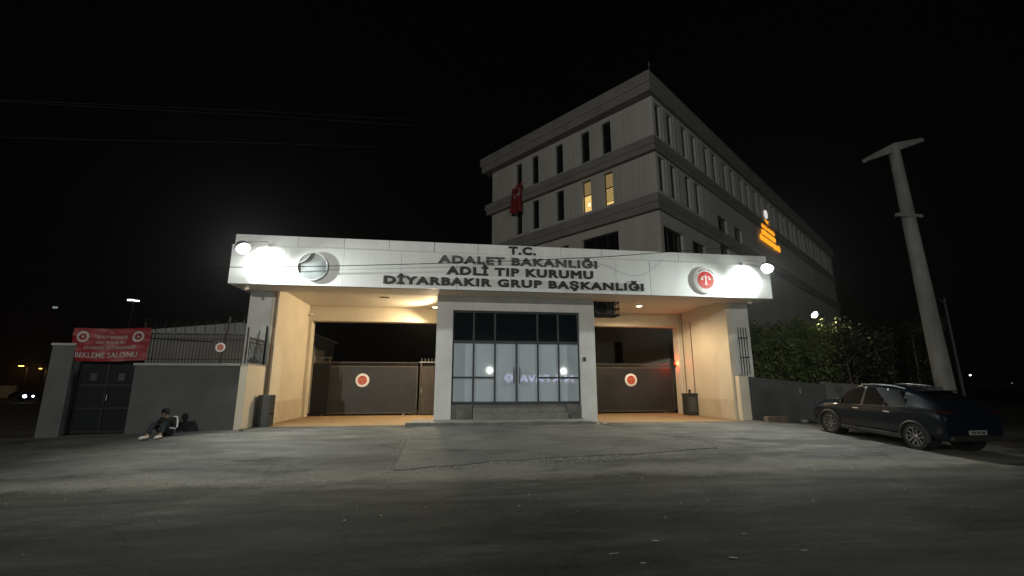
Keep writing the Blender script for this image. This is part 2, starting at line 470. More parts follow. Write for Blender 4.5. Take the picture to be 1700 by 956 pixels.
# ------------------------------------------------------------------ ground
def gz(x, y):
    a = max(0.0, -1.5 - y)
    z = -0.055 * min(a, 6.5) - 0.012 * min(max(0.0, a - 6.5), 8.0)
    z -= 0.040 * min(max(0.0, x - 9.5), 20.0)
    z -= 0.026 * min(max(0.0, -9.5 - x), 30.0)
    return z

def hsh(*a):
    s = math.sin(sum(v * k for v, k in zip(a, (12.9898, 78.233, 37.719)))) * 43758.5453
    return s - math.floor(s)
def vnoise(x, seed=0.0):
    i = math.floor(x); f = x - i; f = f * f * (3 - 2 * f)
    return hsh(i, seed) * (1 - f) + hsh(i + 1, seed) * f
def wob(x, seed, amp):
    return amp * ((vnoise(x * 0.7, seed) - .5) + 0.5 * (vnoise(x * 2.3, seed + 3) - .5) + 0.28 * (vnoise(x * 7.1, seed + 5) - .5))

def sheet(name, xs, ylo, yhi, ny, lift, m, edge=0.0):
    """a sheet following the ground between ylo(x) and yhi(x)"""
    mb = MB()
    vs = []; fs = []
    for x in xs:
        a, b = ylo(x), yhi(x)
        for j in range(ny + 1):
            y = a + (b - a) * j / ny
            vs.append((x, y, gz(x, y) + lift))
    w = ny + 1
    for i in range(len(xs) - 1):
        for j in range(ny):
            fs.append((i*w+j, (i+1)*w+j, (i+1)*w+j+1, i*w+j+1))
    mb.add(vs, fs)
    if edge:
        n0 = len(xs)
        for seq in ([i*w for i in range(n0)], [i*w+ny for i in range(n0)], [j for j in range(w)], [(n0-1)*w+j for j in range(w)]):
            vv = [vs[k] for k in seq] + [(vs[k][0], vs[k][1], vs[k][2] - edge) for k in seq]
            n = len(seq)
            mb.add(vv, [(k, k+1, n+k+1, n+k) for k in range(n-1)])
    return tag(mb.build(name, m), kind="structure")

def lin(a, b, n): return [a + (b - a) * i / n for i in range(n + 1)]

gx = [-260, -200, -150, -80, -50] + lin(-40, 40, 80) + [50, 80, 150, 200, 260]
gy = [-260, -200, -120, -80, -50, -30] + lin(-24, 6, 60) + [12, 30, 60, 120, 200, 260]
gm = MB()
gm.add([(x, y, gz(x, y)) for x in gx for y in gy],
       [(i*len(gy)+j, (i+1)*len(gy)+j, (i+1)*len(gy)+j+1, i*len(gy)+j+1) for i in range(len(gx)-1) for j in range(len(gy)-1)])
tag(gm.build("ground", M['ground']), kind="structure")
sheet("road", lin(-60, 60, 400), lambda x: -60.0, lambda x: -9.2, 90, 0.010, M['road'])
sheet("driveway", lin(-14.2, 13.5, 240), lambda x: -9.6, lambda x: 0.02, 40, 0.006, M['drive'])
def patch_lo(x):
    return -7.62 + 0.205 * (x + 3.7) + wob(x, 9.0, 0.30)
def patch_hi(x):
    return -1.50 if x < 2.62 else -1.5 - (x - 2.62) * 2.1
px_ = [-3.75 + 8.1 * t / 160 for t in range(161)]
sheet("asphalt_patch", px_, patch_lo, lambda x: max(patch_hi(x), patch_lo(x) + 0.03), 26, 0.026, M['patch'], edge=0.03)
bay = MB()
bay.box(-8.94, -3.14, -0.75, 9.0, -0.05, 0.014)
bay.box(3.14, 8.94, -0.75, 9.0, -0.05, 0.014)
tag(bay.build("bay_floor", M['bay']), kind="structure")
pv = MB()
pv.box(-3.92, 2.52, -1.22, 0.14, -0.1, 0.128)
tag(pv.build("pavement", M['pave'], bevel=0.006), kind="structure")
kb = MB()
x = -4.05
while x < 1.9:
    w = 0.78 + 0.1 * rnd.random()
    kb.box(x, min(x + w - 0.008, 1.95), -1.44 + 0.015 * rnd.random(), -1.224, -0.1, 0.132 + 0.012 * rnd.random())
    x += w
Mk = Matrix.Translation((2.22, -1.36, 0.015)) @ Matrix.Rotation(-0.16, 4, 'Z') @ Matrix.Rotation(0.05, 4, 'Y')
kb.box(-0.29, 0.29, -0.10, 0.10, -0.12, 0.125, Mk)
tag(kb.build("kerb", M['kerb'], bevel=0.018), kind="structure")

# ------------------------------------------------------------------ thin scattering volume added to imitate lens glare round the lamps
hz = MB().box(-275, 275, -275, 275, -4.2, 32).build("glare_haze", None)
hz["kind"] = "stuff"
hm = bpy.data.materials.new("glare_scatter"); hm.use_nodes = True
hn = hm.node_tree.nodes; hn.remove(hn["Principled BSDF"])
hv = hn.new("ShaderNodeVolumePrincipled")
hv.inputs["Color"].default_value = (0.92, 0.92, 0.92, 1)
hv.inputs["Density"].default_value = 0.00015
hv.inputs["Anisotropy"].default_value = 0.82
hm.node_tree.links.new(hv.outputs[0], hn["Material Output"].inputs["Volume"])
hz.data.materials.append(hm)

# ------------------------------------------------------------------ the gate building
G = thing("gate_building", "long white flat-roofed gate building with black lettering on its fascia and two vehicle bays", "building")
seams_f = [-10.2, -8.44, -6.46, -4.45, -2.45, -0.45, 1.60, 3.65, 5.05, 6.80, 8.53, 10.2]
fm = MB()
for i in range(len(seams_f) - 1):
    a, b = seams_f[i] + 0.005, seams_f[i+1] - 0.005
    t = rnd.uniform(-0.006, 0.006); t2 = rnd.uniform(-0.004, 0.004)
    vs = [(a,-1.29+t,4.785),(b,-1.29-t,4.785),(b,-1.29-t+t2,6.135),(a,-1.29+t+t2,6.135),(a,-1.25,4.785),(b,-1.25,4.785),(b,-1.25,6.135),(a,-1.25,6.135)]
    fm.add(vs, [(0,1,2,3),(4,7,6,5),(0,4,5,1),(1,5,6,2),(2,6,7,3),(3,7,4,0)])
fm.build("fascia", M['panel'], G)
MB().box(-10.17, 10.17, -1.246, -1.13, 4.80, 6.12).build("fascia_backing", M['panel_seam'], G)
MB().box(-10.2, 10.2, -1.31, -1.10, 6.137, 6.162).build("fascia_top_trim", M['white'], G)
up = [-10.15, -8.08, -6.5, -4.92, -3.3, -1.67, 0.0, 1.51, 3.14, 4.74, 6.31, 7.93, 10.15]
um = MB()
for i in range(len(up) - 1):
    um.box(up[i] + 0.007, up[i+1] - 0.007, -1.235 + rnd.uniform(-.005, .005), -1.14, 6.164, 6.56)
um.build("parapet", M['panel'], G)
MB().box(-10.12, 10.12, -1.12, 4.6, 6.16, 6.50).build("roof", M['render_grey'], G)
for a, b in ((-10.2, -10.14), (10.14, 10.2)):
    MB().box(a, b, -1.128, 4.6, 4.79, 6.14).build("fascia_end", M['panel'], G)
MB().box(-10.13, 10.13, -1.126, 0.04, 4.79, 4.90).build("soffit", M['ceiling'], G)
MB().box(-10.13, 10.13, 0.044, 4.6, 4.93, 5.05).build("ceiling", M['ceiling'], G)
# piers and bay walls
for sx, n in ((-1, 'l'), (1, 'r')):
    a, b = sorted((sx * 9.95, sx * 9.16)); MB().box(a, b, 0.0, 4.6, -0.3, 4.785).build("pier", M['render_grey'], G, bevel=0.01)
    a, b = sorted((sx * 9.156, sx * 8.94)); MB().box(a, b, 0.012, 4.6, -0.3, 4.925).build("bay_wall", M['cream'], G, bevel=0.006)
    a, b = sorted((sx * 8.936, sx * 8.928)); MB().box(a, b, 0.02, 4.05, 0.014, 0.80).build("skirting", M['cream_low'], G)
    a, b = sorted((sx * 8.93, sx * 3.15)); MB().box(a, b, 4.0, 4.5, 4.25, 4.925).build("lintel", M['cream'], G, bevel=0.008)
    a, b = sorted((sx * 8.93, sx * 8.80)); MB().box(a, b, 4.0, 4.5, 0.0, 4.245).build("lintel_post", M['cream'], G, bevel=0.006)
# entrance block
eb = MB()
eb.box(-3.14, -2.52, 0.0, 4.5, -0.2, 4.785); eb.box(2.52, 3.14, 0.0, 4.5, -0.2, 4.785)
eb.box(-2.517, 2.517, 0.002, 4.5, 4.24, 4.785); eb.box(-2.517, 2.517, 0.25, 4.5, -0.2, 0.66)
eb.build("entrance_block", M['render_grey'], G)
MB().box(-3.10, 3.10, 4.4, 4.46, 0.66, 4.24).build("back_wall", M['render_grey'], G)
# stone plinth under the glazing
pl = MB()
for i, (a, b) in enumerate([(-2.51, -1.72), (-1.70, 1.90), (1.92, 2.51)]):
    pl.box(a, b, 0.14 if i == 1 else 0.06, 0.245, 0.128, 0.655)
pl.build("plinth", M['stone'], G, bevel=0.012)
st = MB()
for k in range(5):
    a = -1.69 + k * 0.716
    st.box(a, a + 0.712, -0.34, 0.055, 0.12, 0.352)
    st.box(a, a + 0.712, -0.02, 0.138, 0.353, 0.54)
st.build("entrance_step", M['step'], G, bevel=0.012)
# glazing
cols = [-2.515, -1.70, -0.87, -0.02, 0.83, 1.67, 2.515]
Y0, Y1 = 0.13, 0.19
wf = MB()
def bar(x0, x1, z0, z1, y0=Y0, y1=Y1): wf.box(x0, x1, y0, y1, z0, z1)
bar(-2.515, -2.46, 0.665, 4.235); bar(2.46, 2.515, 0.665, 4.235)
for c in cols[1:-1]:
    if abs(c + .02) < .01: bar(c - .04, c + .04, 0.77, 2.965, Y0 - .004, Y1 + .004)
    else:
        bar(c - .036, c + .036, 0.77, 2.965); bar(c - .036, c + .036, 3.085, 4.165)
bar(-2.457, 2.457, 0.665, 0.767); bar(-2.457, 2.457, 2.968, 3.082); bar(-2.457, 2.457, 4.168, 4.235)
for i in (0, 1, 4, 5):
    a = -2.457 if i == 0 else cols[i] + .038; b = 2.457 if i == 5 else cols[i+1] - .038
    bar(a, b, 1.63, 1.70)
wf.build("window_frame", M['alu'], G, bevel=0.004)
def pane(x0, x1, z0, z1, m, parent=G, name="window_pane"):
    o = MB().box(x0, x1, 0.155, 0.167, z0, z1).build(name, m, parent)
    return o
for i in range(6):
    a, b = cols[i] + .03, cols[i+1] - .03
    if i in (2, 3):
        d = pane(a, b, 0.76, 2.975, M['frost'], G, "glass_door")
        hx = -0.13 if i == 2 else 0.09
        MB().tube([(hx, 0.10, 1.45), (hx, 0.07, 1.5), (hx, 0.07, 2.0), (hx, 0.10, 2.05)], 0.014).build("handle", M['alu'], d, smooth=True)
    else:
        pane(a, b, 0.76, 1.64, M['frost']); pane(a, b, 1.69, 2.975, M['frost'])
for a, b in [(0, 1), (1, 2), (2, 4), (4, 5), (5, 6)]:
    pane(cols[a] + .03, cols[b] - .03, 3.075, 4.175, M['glass_dark'])
MB().box(2.62, 2.74, -0.03, -0.001, 2.30, 2.46).build("keypad", M['cabinet'], G, bevel=0.006)
# lettering on the fascia
for s, w, xc, z, cap, y, m in [("T.C.", 1.06, 0.0, 6.205, 0.32, -1.236, 'letter'),
                               ("ADALET BAKANLIĞI", 6.18, -0.06, 5.755, 0.31, -1.297, 'letter_worn'),
                               ("ADLİ TIP KURUMU", 5.58, -0.05, 5.335, 0.32, -1.297, 'letter'),
                               ("DİYARBAKIR GRUP BAŞKANLIĞI", 9.92, -0.09, 4.925, 0.30, -1.297, 'letter')]:
    t = text_mesh(s, w, cap, 0.03, bold=0.056, space=1.16)
    for wd in words(t, 0.30 * cap):
        put(wd, place((xc, y, z), (1, 0, 0), (0, 0, 1))).build("lettering", M[m], G)
# drain pipes
MB().tube([(-9.02, -0.05, 4.78), (-9.02, -0.05, 1.07)], 0.03, 10).build("drain_pipe", M['pipe_brown'], G, smooth=True)
for yy in (3.72, 2.93):
    MB().tube([(8.905, yy, 4.92 if yy > 3 else 4.4), (8.905, yy, 0.95)], 0.016, 8).build("conduit", M['pipe_brown'], G, smooth=True)
MB().box(8.936 - .012, 8.936, 2.9, 3.7, 0.02, 0.03).build("conduit_foot", M['cream_low'], G)

# ------------------------------------------------------------------ floodlights
def floodlight(sx, label):
    L = Vector((sx * 9.53, -2.04, 5.84))
    n = Vector((-sx * 0.50, -0.25, -0.83)).normalized()
    base = Vector((sx * 8.95, -1.31, 6.19))
    t = thing("floodlight", label, "floodlight", base, 0, "floodlights on the gate fascia")
    A = aim(L - base, n)
    hb = MB(); hb.lathe([(0.05, 0.22), (0.16, 0.20), (0.235, 0.10), (0.245, 0.02), (0.225, 0.02)], 24, A @ Matrix.Rotation(math.pi, 4, 'X') @ Matrix.Translation((0, 0, -0.02)))
    hb.build("lamp_head", M['cabinet'], t, smooth=True)
    g = MB().lathe([(0.20, -0.01), (0.195, 0.04), (0.165, 0.11), (0.09, 0.155), (0, 0.17)], 28, A)
    g.build("lamp_glass", M['flood_glass'], t, smooth=True)
    MB().tube([(0, 0.02, 0), (sx * 0.06, -0.2, 0.05), (L - base) - n * 0.26 + Vector((0, 0.1, 0.02)), (L - base) - n * 0.20], 0.018).build("arm", M['steel'], t, smooth=True)
    MB().box(-0.07, 0.07, 0.0, 0.03, -0.07, 0.05).build("wall_plate", M['steel'], t)
    for nm, d, ang, bl, en in (("flood_beam", Vector((-sx * 0.30, 0.92, -0.17)), 86, 0.35, P_BEAM), ("flood_wide", Vector((-sx * 0.70, -0.47, -0.54)), 154, 1.0, P_WIDE)):
        l = bpy.data.lights.new(nm, 'SPOT'); l.energy = en; l.color = (0.93, 1.0, 0.94); l.shadow_soft_size = 0.05
        l.spot_size = math.radians(ang); l.spot_blend = bl
        o = bpy.data.objects.new(nm, l); COL.objects.link(o); o.parent = t
        o.matrix_local = aim((L - base) + n * 0.26, -d.normalized())
    return t
floodlight(-1, "glaring white floodlight on an arm at the fascia end beside the torn round box")
floodlight(1, "glaring white floodlight on an arm at the fascia end beside the red round emblem")

# ------------------------------------------------------------------ round emblem signs
def round_sign(loc, r, depth, label, text=False, box_col='white', rot=0.0):
    t = thing("round_sign", label, "emblem sign", loc, rot, "round emblem signs")
    F = place((0, 0, 0), (1, 0, 0), (0, 0, 1))     # local z -> -y
    MB().lathe([(r, 0), (r, depth), (r * 0.985, depth + 0.004), (0, depth + 0.004)], 48, F).build("disc", M[box_col], t, smooth=True)
    d = depth + 0.006
    MB().lathe([(r * 0.66, d - .003), (r * 0.66, d + 0.004), (0, d + 0.004)], 40, F).build("red_centre", M['red'], t, smooth=True)
    d += 0.006
    g = MB()
    def q(a, b, c, e, mb=g): mb.box(a * r, b * r, c * r, e * r, d, d + 0.006, F)
    q(-0.045, 0.045, -0.28, 0.30); q(-0.30, 0.30, 0.22, 0.27); q(-0.12, 0.12, -0.34, -0.285)
    for sx in (-1, 1):
        g.prism([(sx * 0.30 * r, 0.215 * r), (sx * 0.19 * r, 0.02 * r), (sx * 0.41 * r, 0.02 * r)] if sx > 0 else
                [(sx * 0.30 * r, 0.215 * r), (sx * 0.41 * r, 0.02 * r), (sx * 0.19 * r, 0.02 * r)], 0.006, F @ Matrix.Translation((0, 0, d)))
    g.prism([(-0.05 * r, 0.305 * r), (0.05 * r, 0.305 * r), (0, 0.47 * r)], 0.006, F @ Matrix.Translation((0, 0, d)))
    g.build("scales_emblem", M['white'] if text else M['gold'], t)
    w = MB()
    for sx in (-1, 1):
        for k in range(7):
            a = math.radians(-80 + k * 17)
            c = Vector((sx * math.cos(a) * 0.50 * r, math.sin(a) * 0.50 * r, 0))
            w.box(-0.055 * r, 0.055 * r, -0.028 * r, 0.028 * r, d, d + 0.004, F @ Matrix.Translation(c) @ Matrix.Rotation(sx * (a + 0.9), 4, 'Z'))
    w.build("wreath", M['leaf_green'] if text else M['gold'], t)
    if text:
        tm = MB()
        s = "T.C. ADALET BAKANLIĞI"
        for k, ch in enumerate(s):
            if ch == ' ':
                tm.build("ring_text", M['letter'], t); tm = MB()
                continue
            a = math.radians(78 - 156 * (k / (len(s) - 1))) + math.pi / 2
            a = math.radians(168 - 156 * k / (len(s) - 1))
            c = Vector((math.cos(a) * 0.77 * r, math.sin(a) * 0.77 * r, depth + 0.006))
            m_ = put(text_mesh(ch, None, 0.11 * r, 0.004, 0.01), F @ Matrix.Translation(c) @ Matrix.Rotation(a - math.pi / 2, 4, 'Z'))
            tm.add(m_.v, m_.f)
        tm.build("ring_text", M['letter'], t)
    return t
round_sign((7.33, -1.30, 5.44), 0.53, 0.045, "large white round box sign with red centre and emblem on the right of the fascia", text=True)

# torn round box on the left
tb = thing("round_sign", "round sign box on the left of the fascia, its grey face torn and folded", "sign box", (-7.47, -1.30, 5.45))
F = place((0, 0, 0), (1, 0, 0), (0, 0, 1))
MB().lathe([(0.51, 0), (0.51, 0.10), (0.49, 0.105), (0.485, 0.10), (0.485, 0.06), (0, 0.06)], 28, F).build("box_rim", M['white'], tb, smooth=True)
def sheet_poly(poly, dep, bulge, m, name):
    """a thin face sheet following a polygon, fanned from its centre"""
    c = sum((Vector(p) for p in poly), Vector((0, 0))) / len(poly)
    vs = []; fs = []; n = len(poly); K = 6
    for k in range(K + 1):
        for p in poly:
            q = c.lerp(Vector(p), k / K)
            vs.append(F @ Vector((q.x, q.y, dep + bulge * (1 - (k / K) ** 2) + 0.012 * math.sin(7 * q.x + 5 * q.y))))
    for k in range(K):
        for i in range(n): fs.append((k*n+i, k*n+(i+1) % n, (k+1)*n+(i+1) % n, (k+1)*n+i))
    return MB().add(vs, fs).build(name, m, tb, smooth=True)
def arc(a0, a1, n=14, r=0.482): return [(r * math.cos(math.radians(a0 + (a1 - a0) * k / n)), r * math.sin(math.radians(a0 + (a1 - a0) * k / n))) for k in range(n + 1)]
sheet_poly([(-0.30, 0.05), (-0.15, 0.09), (0.0, 0.13), (0.16, 0.18), (0.31, 0.235), (0.40, 0.255)] + arc(28, -143, 26) + [(-0.35, -0.17), (-0.27, -0.09), (-0.255, -0.02)], 0.092, 0.02, M['torn'], "torn_face")
sheet_poly([(-0.47, 0.09), (-0.36, 0.15), (-0.24, 0.23), (-0.14, 0.34), (-0.07, 0.47)] + arc(100, 168, 10), 0.096, 0.0, M['torn_in'], "torn_face")
MB().tube([F @ Vector(p) for p in [(-0.475, 0.085, 0.10), (-0.36, 0.14, 0.108), (-0.24, 0.215, 0.112), (-0.14, 0.33, 0.108), (-0.06, 0.475, 0.10)]], [0.006, 0.015, 0.020, 0.015, 0.006], 8).build("rolled_edge", M['white'], tb, smooth=True)
MB().lathe([(0.484, 0.062), (0, 0.063)], 28, F).build("backing", M['torn_in'], tb)

# ------------------------------------------------------------------ gates
def sliding_gate(x0, x1, label, post):
    t = thing("sliding_gate", label, "gate", ((x0 + x1) / 2, 4.72, 0.0), 0, "sliding gates of the vehicle bays")
    a, b = x0 - t.location.x, x1 - t.location.x
    y = 0.0
    pm = MB()
    nb = 13
    for k in range(nb):
        z0 = 0.17 + k * (2.02 / nb)
        pm.box(a + 0.07, b - 0.07, y - 0.012 + rnd.uniform(-.001, .001), y + 0.012, z0 + 0.0012, z0 + 2.02 / nb - 0.0012)
    pm.build("panel", M['gate'], t)
    fr = MB()
    fr.box(a, a + 0.07, y - .03, y + .03, 0.09, 2.26); fr.box(b - 0.07, b, y - .03, y + .03, 0.09, 2.26)
    fr.box(a + .07, b - .07, y - .03, y + .03, 0.09, 0.165); fr.box(a + .07, b - .07, y - .03, y + .03, 2.195, 2.26)
    for k in (1, 2, 3):
        xx = a + (b - a) * k / 4
        fr.box(xx - .025, xx + .025, y + .013, y + .04, 0.166, 2.194)
    fr.build("frame", M['gate_frame'], t, bevel=0.004)
    pk = MB()
    n = int((b - a) / 0.115)
    for k in range(n):
        xx = a + 0.06 + (b - a - .12) * k / (n - 1)
        pk.box(xx - .012, xx + .012, y - .01, y + .01, 2.262, 2.40)
    pk.box(a, b, y - .014, y + .014, 2.402, 2.44)
    pk.build("picket_strip", M['gate_frame'], t)
    for xx in (a + 0.55, b - 0.6):
        MB().lathe([(0.045, -0.02), (0.045, 0.02)], 16, place((xx, y, 0.06), (1, 0, 0), (0, 0, 1))).build("wheel", M['steel'], t)
    MB().box(a - .2 if post else a, b, y - .02, y + .02, 0.0, 0.012).build("ground_rail", M['steel'], t)
    if post:
        MB().box(a + 0.02, a + 0.72, y - .10, y - .035, 0.10, 2.36).build("overlap_panel", M['black_metal'], t)
    return t
sliding_gate(-8.78, -4.03, "dark metal sliding gate of the left bay beside the narrow brown gate", True)
sliding_gate(3.16, 8.78, "dark dusty metal sliding gate in the right bay under the barred air conditioner", False)
round_sign((-6.55, 4.705, 1.60), 0.31, 0.012, "red and white emblem disc on the dark sliding gate of the left bay")
round_sign((6.50, 4.705, 1.63), 0.32, 0.012, "red and white emblem disc on the dark sliding gate of the right bay")

pg = thing("pedestrian_gate", "narrow brown metal gate with steel spikes along its top beside the entrance block", "gate", (-3.57, 4.72, 0.0))
MB().box(-0.37, -0.30, -.04, .04, 0.0, 2.42).build("gate_post", M['brown_gate'], pg)
q_ = MB()
for k in range(8): q_.box(-0.285 + k * 0.075, -0.285 + k * 0.075 + 0.071, -.012 + .004 * (k % 2), .012, 0.12, 2.18)
q_.build("panel", M['brown_gate'], pg)
q_ = MB(); q_.box(-0.295, 0.36, -.025, .025, 0.06, 0.118); q_.box(-0.295, 0.36, -.025, .025, 2.182, 2.26); q_.box(0.318, 0.36, -.025, .025, 0.12, 2.18)
for k in range(6): q_.box(-0.27 + k * 0.11, -0.25 + k * 0.11, -.01, .01, 2.262, 2.42)
q_.build("frame", M['brown_gate'], pg)
q_ = MB(); q_.box(-0.42, 0.40, -.04, .04, 2.425, 2.47)
for k in range(5):
    xx = -0.30 + k * 0.155
    q_.tube([(xx, 0, 2.47), (xx, 0, 2.58), (xx, 0, 2.66)], [0.011, 0.011, 0.001], 6)
q_.build("spike_bar", M['steel'], pg)
MB().box(-0.29, -0.255, -.06, -.026, 1.0, 1.26).build("handle", M['steel'], pg, bevel=0.006)

gp = thing("gate_guide_post", "brown metal guide frame at the left end of the left sliding gate", "post", (-8.62, 4.86, 0.0))
q_ = MB(); q_.box(-0.06, 0.0, -.03, .03, 0, 2.6); q_.box(0.50, 0.56, -.03, .03, 0, 2.6); q_.box(-0.1, 0.60, -.035, .035, 2.602, 2.66)
q_.build("frame", M['gate_frame'], gp)
MB().tube([(0.0, 0, 2.2), (0.25, 0, 2.55), (0.5, 0, 2.2)], 0.02).build("brace", M['gate_frame'], gp)

rl_ = thing("warning_lamp", "small glowing red warning lamp beside the right sliding gate", "lamp", (8.76, 4.35, 2.36))
MB().tube([(0, 0, -0.12), (0, 0, 0.02)], 0.03).build("base", M['black_metal'], rl_)
MB().lathe([(0.055, 0.02), (0.07, 0.06), (0.07, 0.13), (0.05, 0.17), (0, 0.18)], 18).build("lens", M['red_lamp'], rl_, smooth=True)
MB().lathe([(0.0, -0.045), (0.03, -0.03), (0.045, 0.0), (0.03, 0.03), (0, 0.045)], 12, Matrix.Translation((0, -0.05, 0.095))).build("bulb", M['red_core'], rl_, smooth=True)
ld = bpy.data.lights.new("warning_glow", 'POINT'); ld.energy = 34; ld.color = (1, .03, .012); ld.shadow_soft_size = 0.05
lo = bpy.data.objects.new("warning_glow", ld); COL.objects.link(lo); lo.parent = rl_; lo.location = (-0.02, -0.14, 0.1)

# bay lamps
def bay_lamp(loc, label, mounted):
    t = thing("bay_lamp", label, "lamp", loc, 0, "warm lamps of the gate bays")
    MB().lathe([(0.15, 0.0), (0.15, -0.03), (0.135, -0.035)], 24).build("rim", M['white'], t)
    MB().lathe([(0.132, -0.034), (0.10, -0.055), (0, -0.062)], 24).build("glass", M['down_glass'], t, smooth=True)
    l = bpy.data.lights.new("bay_light", 'SPOT'); l.energy = P_BAY * (1.12 if mounted else 1.9)
    if mounted: l.spot_size = math.radians(172); l.spot_blend = 0.5
    else: l.spot_size = math.radians(176); l.spot_blend = 0.7
    l.color = (1.0, 0.76, 0.46); l.shadow_soft_size = 0.10
    o = bpy.data.objects.new("bay_light", l); COL.objects.link(o); o.parent = t; o.location = (0, 0, -0.20 if mounted else -0.30)
    if not mounted: o.matrix_local = aim(Vector((-0.05, -0.25, -0.34)), (0.58, 0.40, 0.70))
    return t
bay_lamp((5.89, 1.82, 4.928), "round warm ceiling lamp of the right bay, fully in view", True)
bay_lamp((-3.31, 3.45, 4.928), "warm ceiling lamp of the left bay half hidden by the entrance block", False)
v = thing("ceiling_slot", "small dark slot fitting in the ceiling of the left bay", "vent", (-5.3, 1.42, 4.92))
MB().box(-0.17, 0.17, -0.06, 0.06, -0.015, 0.008).build("slot", M['black_metal'], v)
MB().box(-0.20, 0.20, -0.085, 0.085, -0.006, 0.009).build("rim", M['ceiling'], v)

def camera_thing(loc, label, dirn):
    t = thing("security_camera", label, "camera", loc, 0, "security cameras on the gate building")
    MB().lathe([(0.05, 0), (0.05, -0.05), (0.03, -0.06)], 14).build("mount", M['white'], t, smooth=True)
    A = aim(Vector((0, 0, -0.1)), dirn)
    MB().lathe([(0.045, -0.10), (0.05, -0.09), (0.05, 0.10), (0.035, 0.11)], 14, A).build("body", M['white'], t, smooth=True)
    MB().lathe([(0.033, 0.111), (0.02, 0.118), (0, 0.12)], 12, A).build("lens", M['glass_dark'], t, smooth=True)
    return t
camera_thing((-8.82, 3.86, 4.56), "small white security camera under the left bay lintel corner", (0.5, -0.8, -0.3))
camera_thing((-9.75, -0.9, 4.79), "small white security camera under the left end of the soffit", (-0.2, -0.9, -0.3))
camera_thing((9.55, -0.75, 4.79), "small white security camera under the right end of the soffit", (0.3, -0.9, -0.3))

# caged air conditioner
ac = thing("air_conditioner", "barred black cage holding an outdoor air conditioner beside the entrance block", "air conditioner", (3.80, 0.75, 4.24))
q_ = MB()
for xx in lin(-0.55, 0.55, 8):
    q_.box(xx - .012, xx + .012, -0.40, -0.376, 0.0, 0.54)
for yy in lin(-0.38, 0.35, 4):
    q_.box(-0.565, -0.545, yy, yy + .022, 0.0, 0.54); q_.box(0.545, 0.565, yy, yy + .022, 0.0, 0.54)
    q_.box(-0.54, 0.54, yy, yy + .022, -0.024, -0.002)
for z0 in (-0.026, 0.25, 0.52):
    q_.box(-0.58, 0.58, -0.43, -0.402, z0, z0 + .03); q_.box(-0.595, -0.567, -0.40, 0.38, z0, z0 + .03); q_.box(0.567, 0.595, -0.40, 0.38, z0, z0 + .03)
q_.build("cage", M['black_metal'], ac)
ub = MB().box(-0.46, 0.42, -0.28, 0.10, 0.02, 0.56).build("unit", M['wall_grey'], ac, bevel=0.02)
MB().lathe([(0.22, 0.0), (0.20, 0.012), (0.06, 0.014), (0, 0.014)], 24, place((-0.14, -0.282, 0.29), (1, 0, 0), (0, 0, 1))).build("fan_grille", M['black_metal'], ac)
for xx in (-.5, .5): MB().box(xx - .012, xx + .012, -.02, .005, .545, .69).build("hanger", M['black_metal'], ac)

# cabinet and box
cb = thing("electrical_cabinet", "tall dark grey electrical cabinet against the front of the left bay wall", "cabinet", (-8.80, -0.55, 0.0))
MB().box(-0.21, 0.21, -0.22, 0.22, 0.0, 1.05).build("body", M['cabinet'], cb, bevel=0.012)
MB().box(-0.19, 0.19, -0.232, -0.222, 0.06, 1.01).build("door", M['cabinet'], cb, bevel=0.004)
MB().tube([(0.215, -0.05, 0.42), (0.26, -0.05, 0.42)], 0.03).build("lock", M['black_metal'], cb)
bn = thing("utility_box", "knee-high grey utility box with pipes rising from it inside the right bay", "box", (8.64, 3.0, 0.014))
MB().prism([(-0.25, -0.25), (0.27, -0.25), (0.27, 0.25), (-0.25, 0.25)], 0.93).build("body", M['cabinet'], bn, bevel=0.02)
MB().box(-0.265, 0.285, -0.265, 0.265, 0.932, 0.99).build("lid", M['cabinet'], bn, bevel=0.015)
MB().tube([(0.02, 0.0, 0.99), (0.03, 0.0, 1.16)], 0.05).build("pipe_stub", M['black_metal'], bn)
MB().box(-0.16, 0.18, -0.262, -0.252, 0.15, 0.8).build("door", M['wall_grey'], bn)

# ------------------------------------------------------------------ left boundary
bw = thing("boundary_wall", "grey painted boundary wall with pale cap between the dark door and the gate building", "wall", (-10.7, -1.52, 0.0))
MB().box(-1.72, 1.37, -0.12, 0.12, -0.35, 1.98).build("wall_panel", M['wall_grey'], bw, bevel=0.008)
MB().box(-1.74, 1.37, -0.19, 0.15, 1.983, 2.06).build("cap", M['cap'], bw, bevel=0.01)
MB().box(1.373, 1.60, -0.13, 1.50, -0.3, 2.03).build("return_wall", M['cream'], bw, bevel=0.01)
MB().box(1.365, 1.615, -0.14, 1.51, 2.032, 2.075).build("return_cap", M['cap'], bw)
MB().box(-1.4, -0.6, -0.128, -0.121, 0.3, 1.0).build("patched_plaster", M['wall_dark'], bw)
gpil = thing("gate_pillar", "square grey gate pillar left of the dark metal door", "pillar", (-14.4, -1.5, -0.15))
MB().box(-0.31, 0.31, -0.30, 0.30, -0.25, 2.72).build("shaft", M['wall_grey'], gpil, bevel=0.015)
MB().box(-0.34, 0.34, -0.33, 0.33, 2.722, 2.80).build("cap", M['cap'], gpil, bevel=0.01)
md = thing("metal_door", "dark double metal door under the red banner", "door", (-13.25, -1.42, -0.10))
MB().box(-0.83, 0.83, -0.03, 0.05, 0.03, 2.22).build("leaf", M['door_dark'], md)
q_ = MB()
for xx in (-0.81, -0.02, 0.77):
    q_.box(xx, xx + 0.05, -0.055, -0.031, 0.05, 2.2)
for xa, xb in ((-0.757, -0.022), (0.032, 0.768)):
    for zz in (0.05, 0.75, 1.45, 2.15): q_.box(xa, xb, -0.05, -0.031, zz, zz + 0.05)
q_.build("frame", M['black_metal'], md)
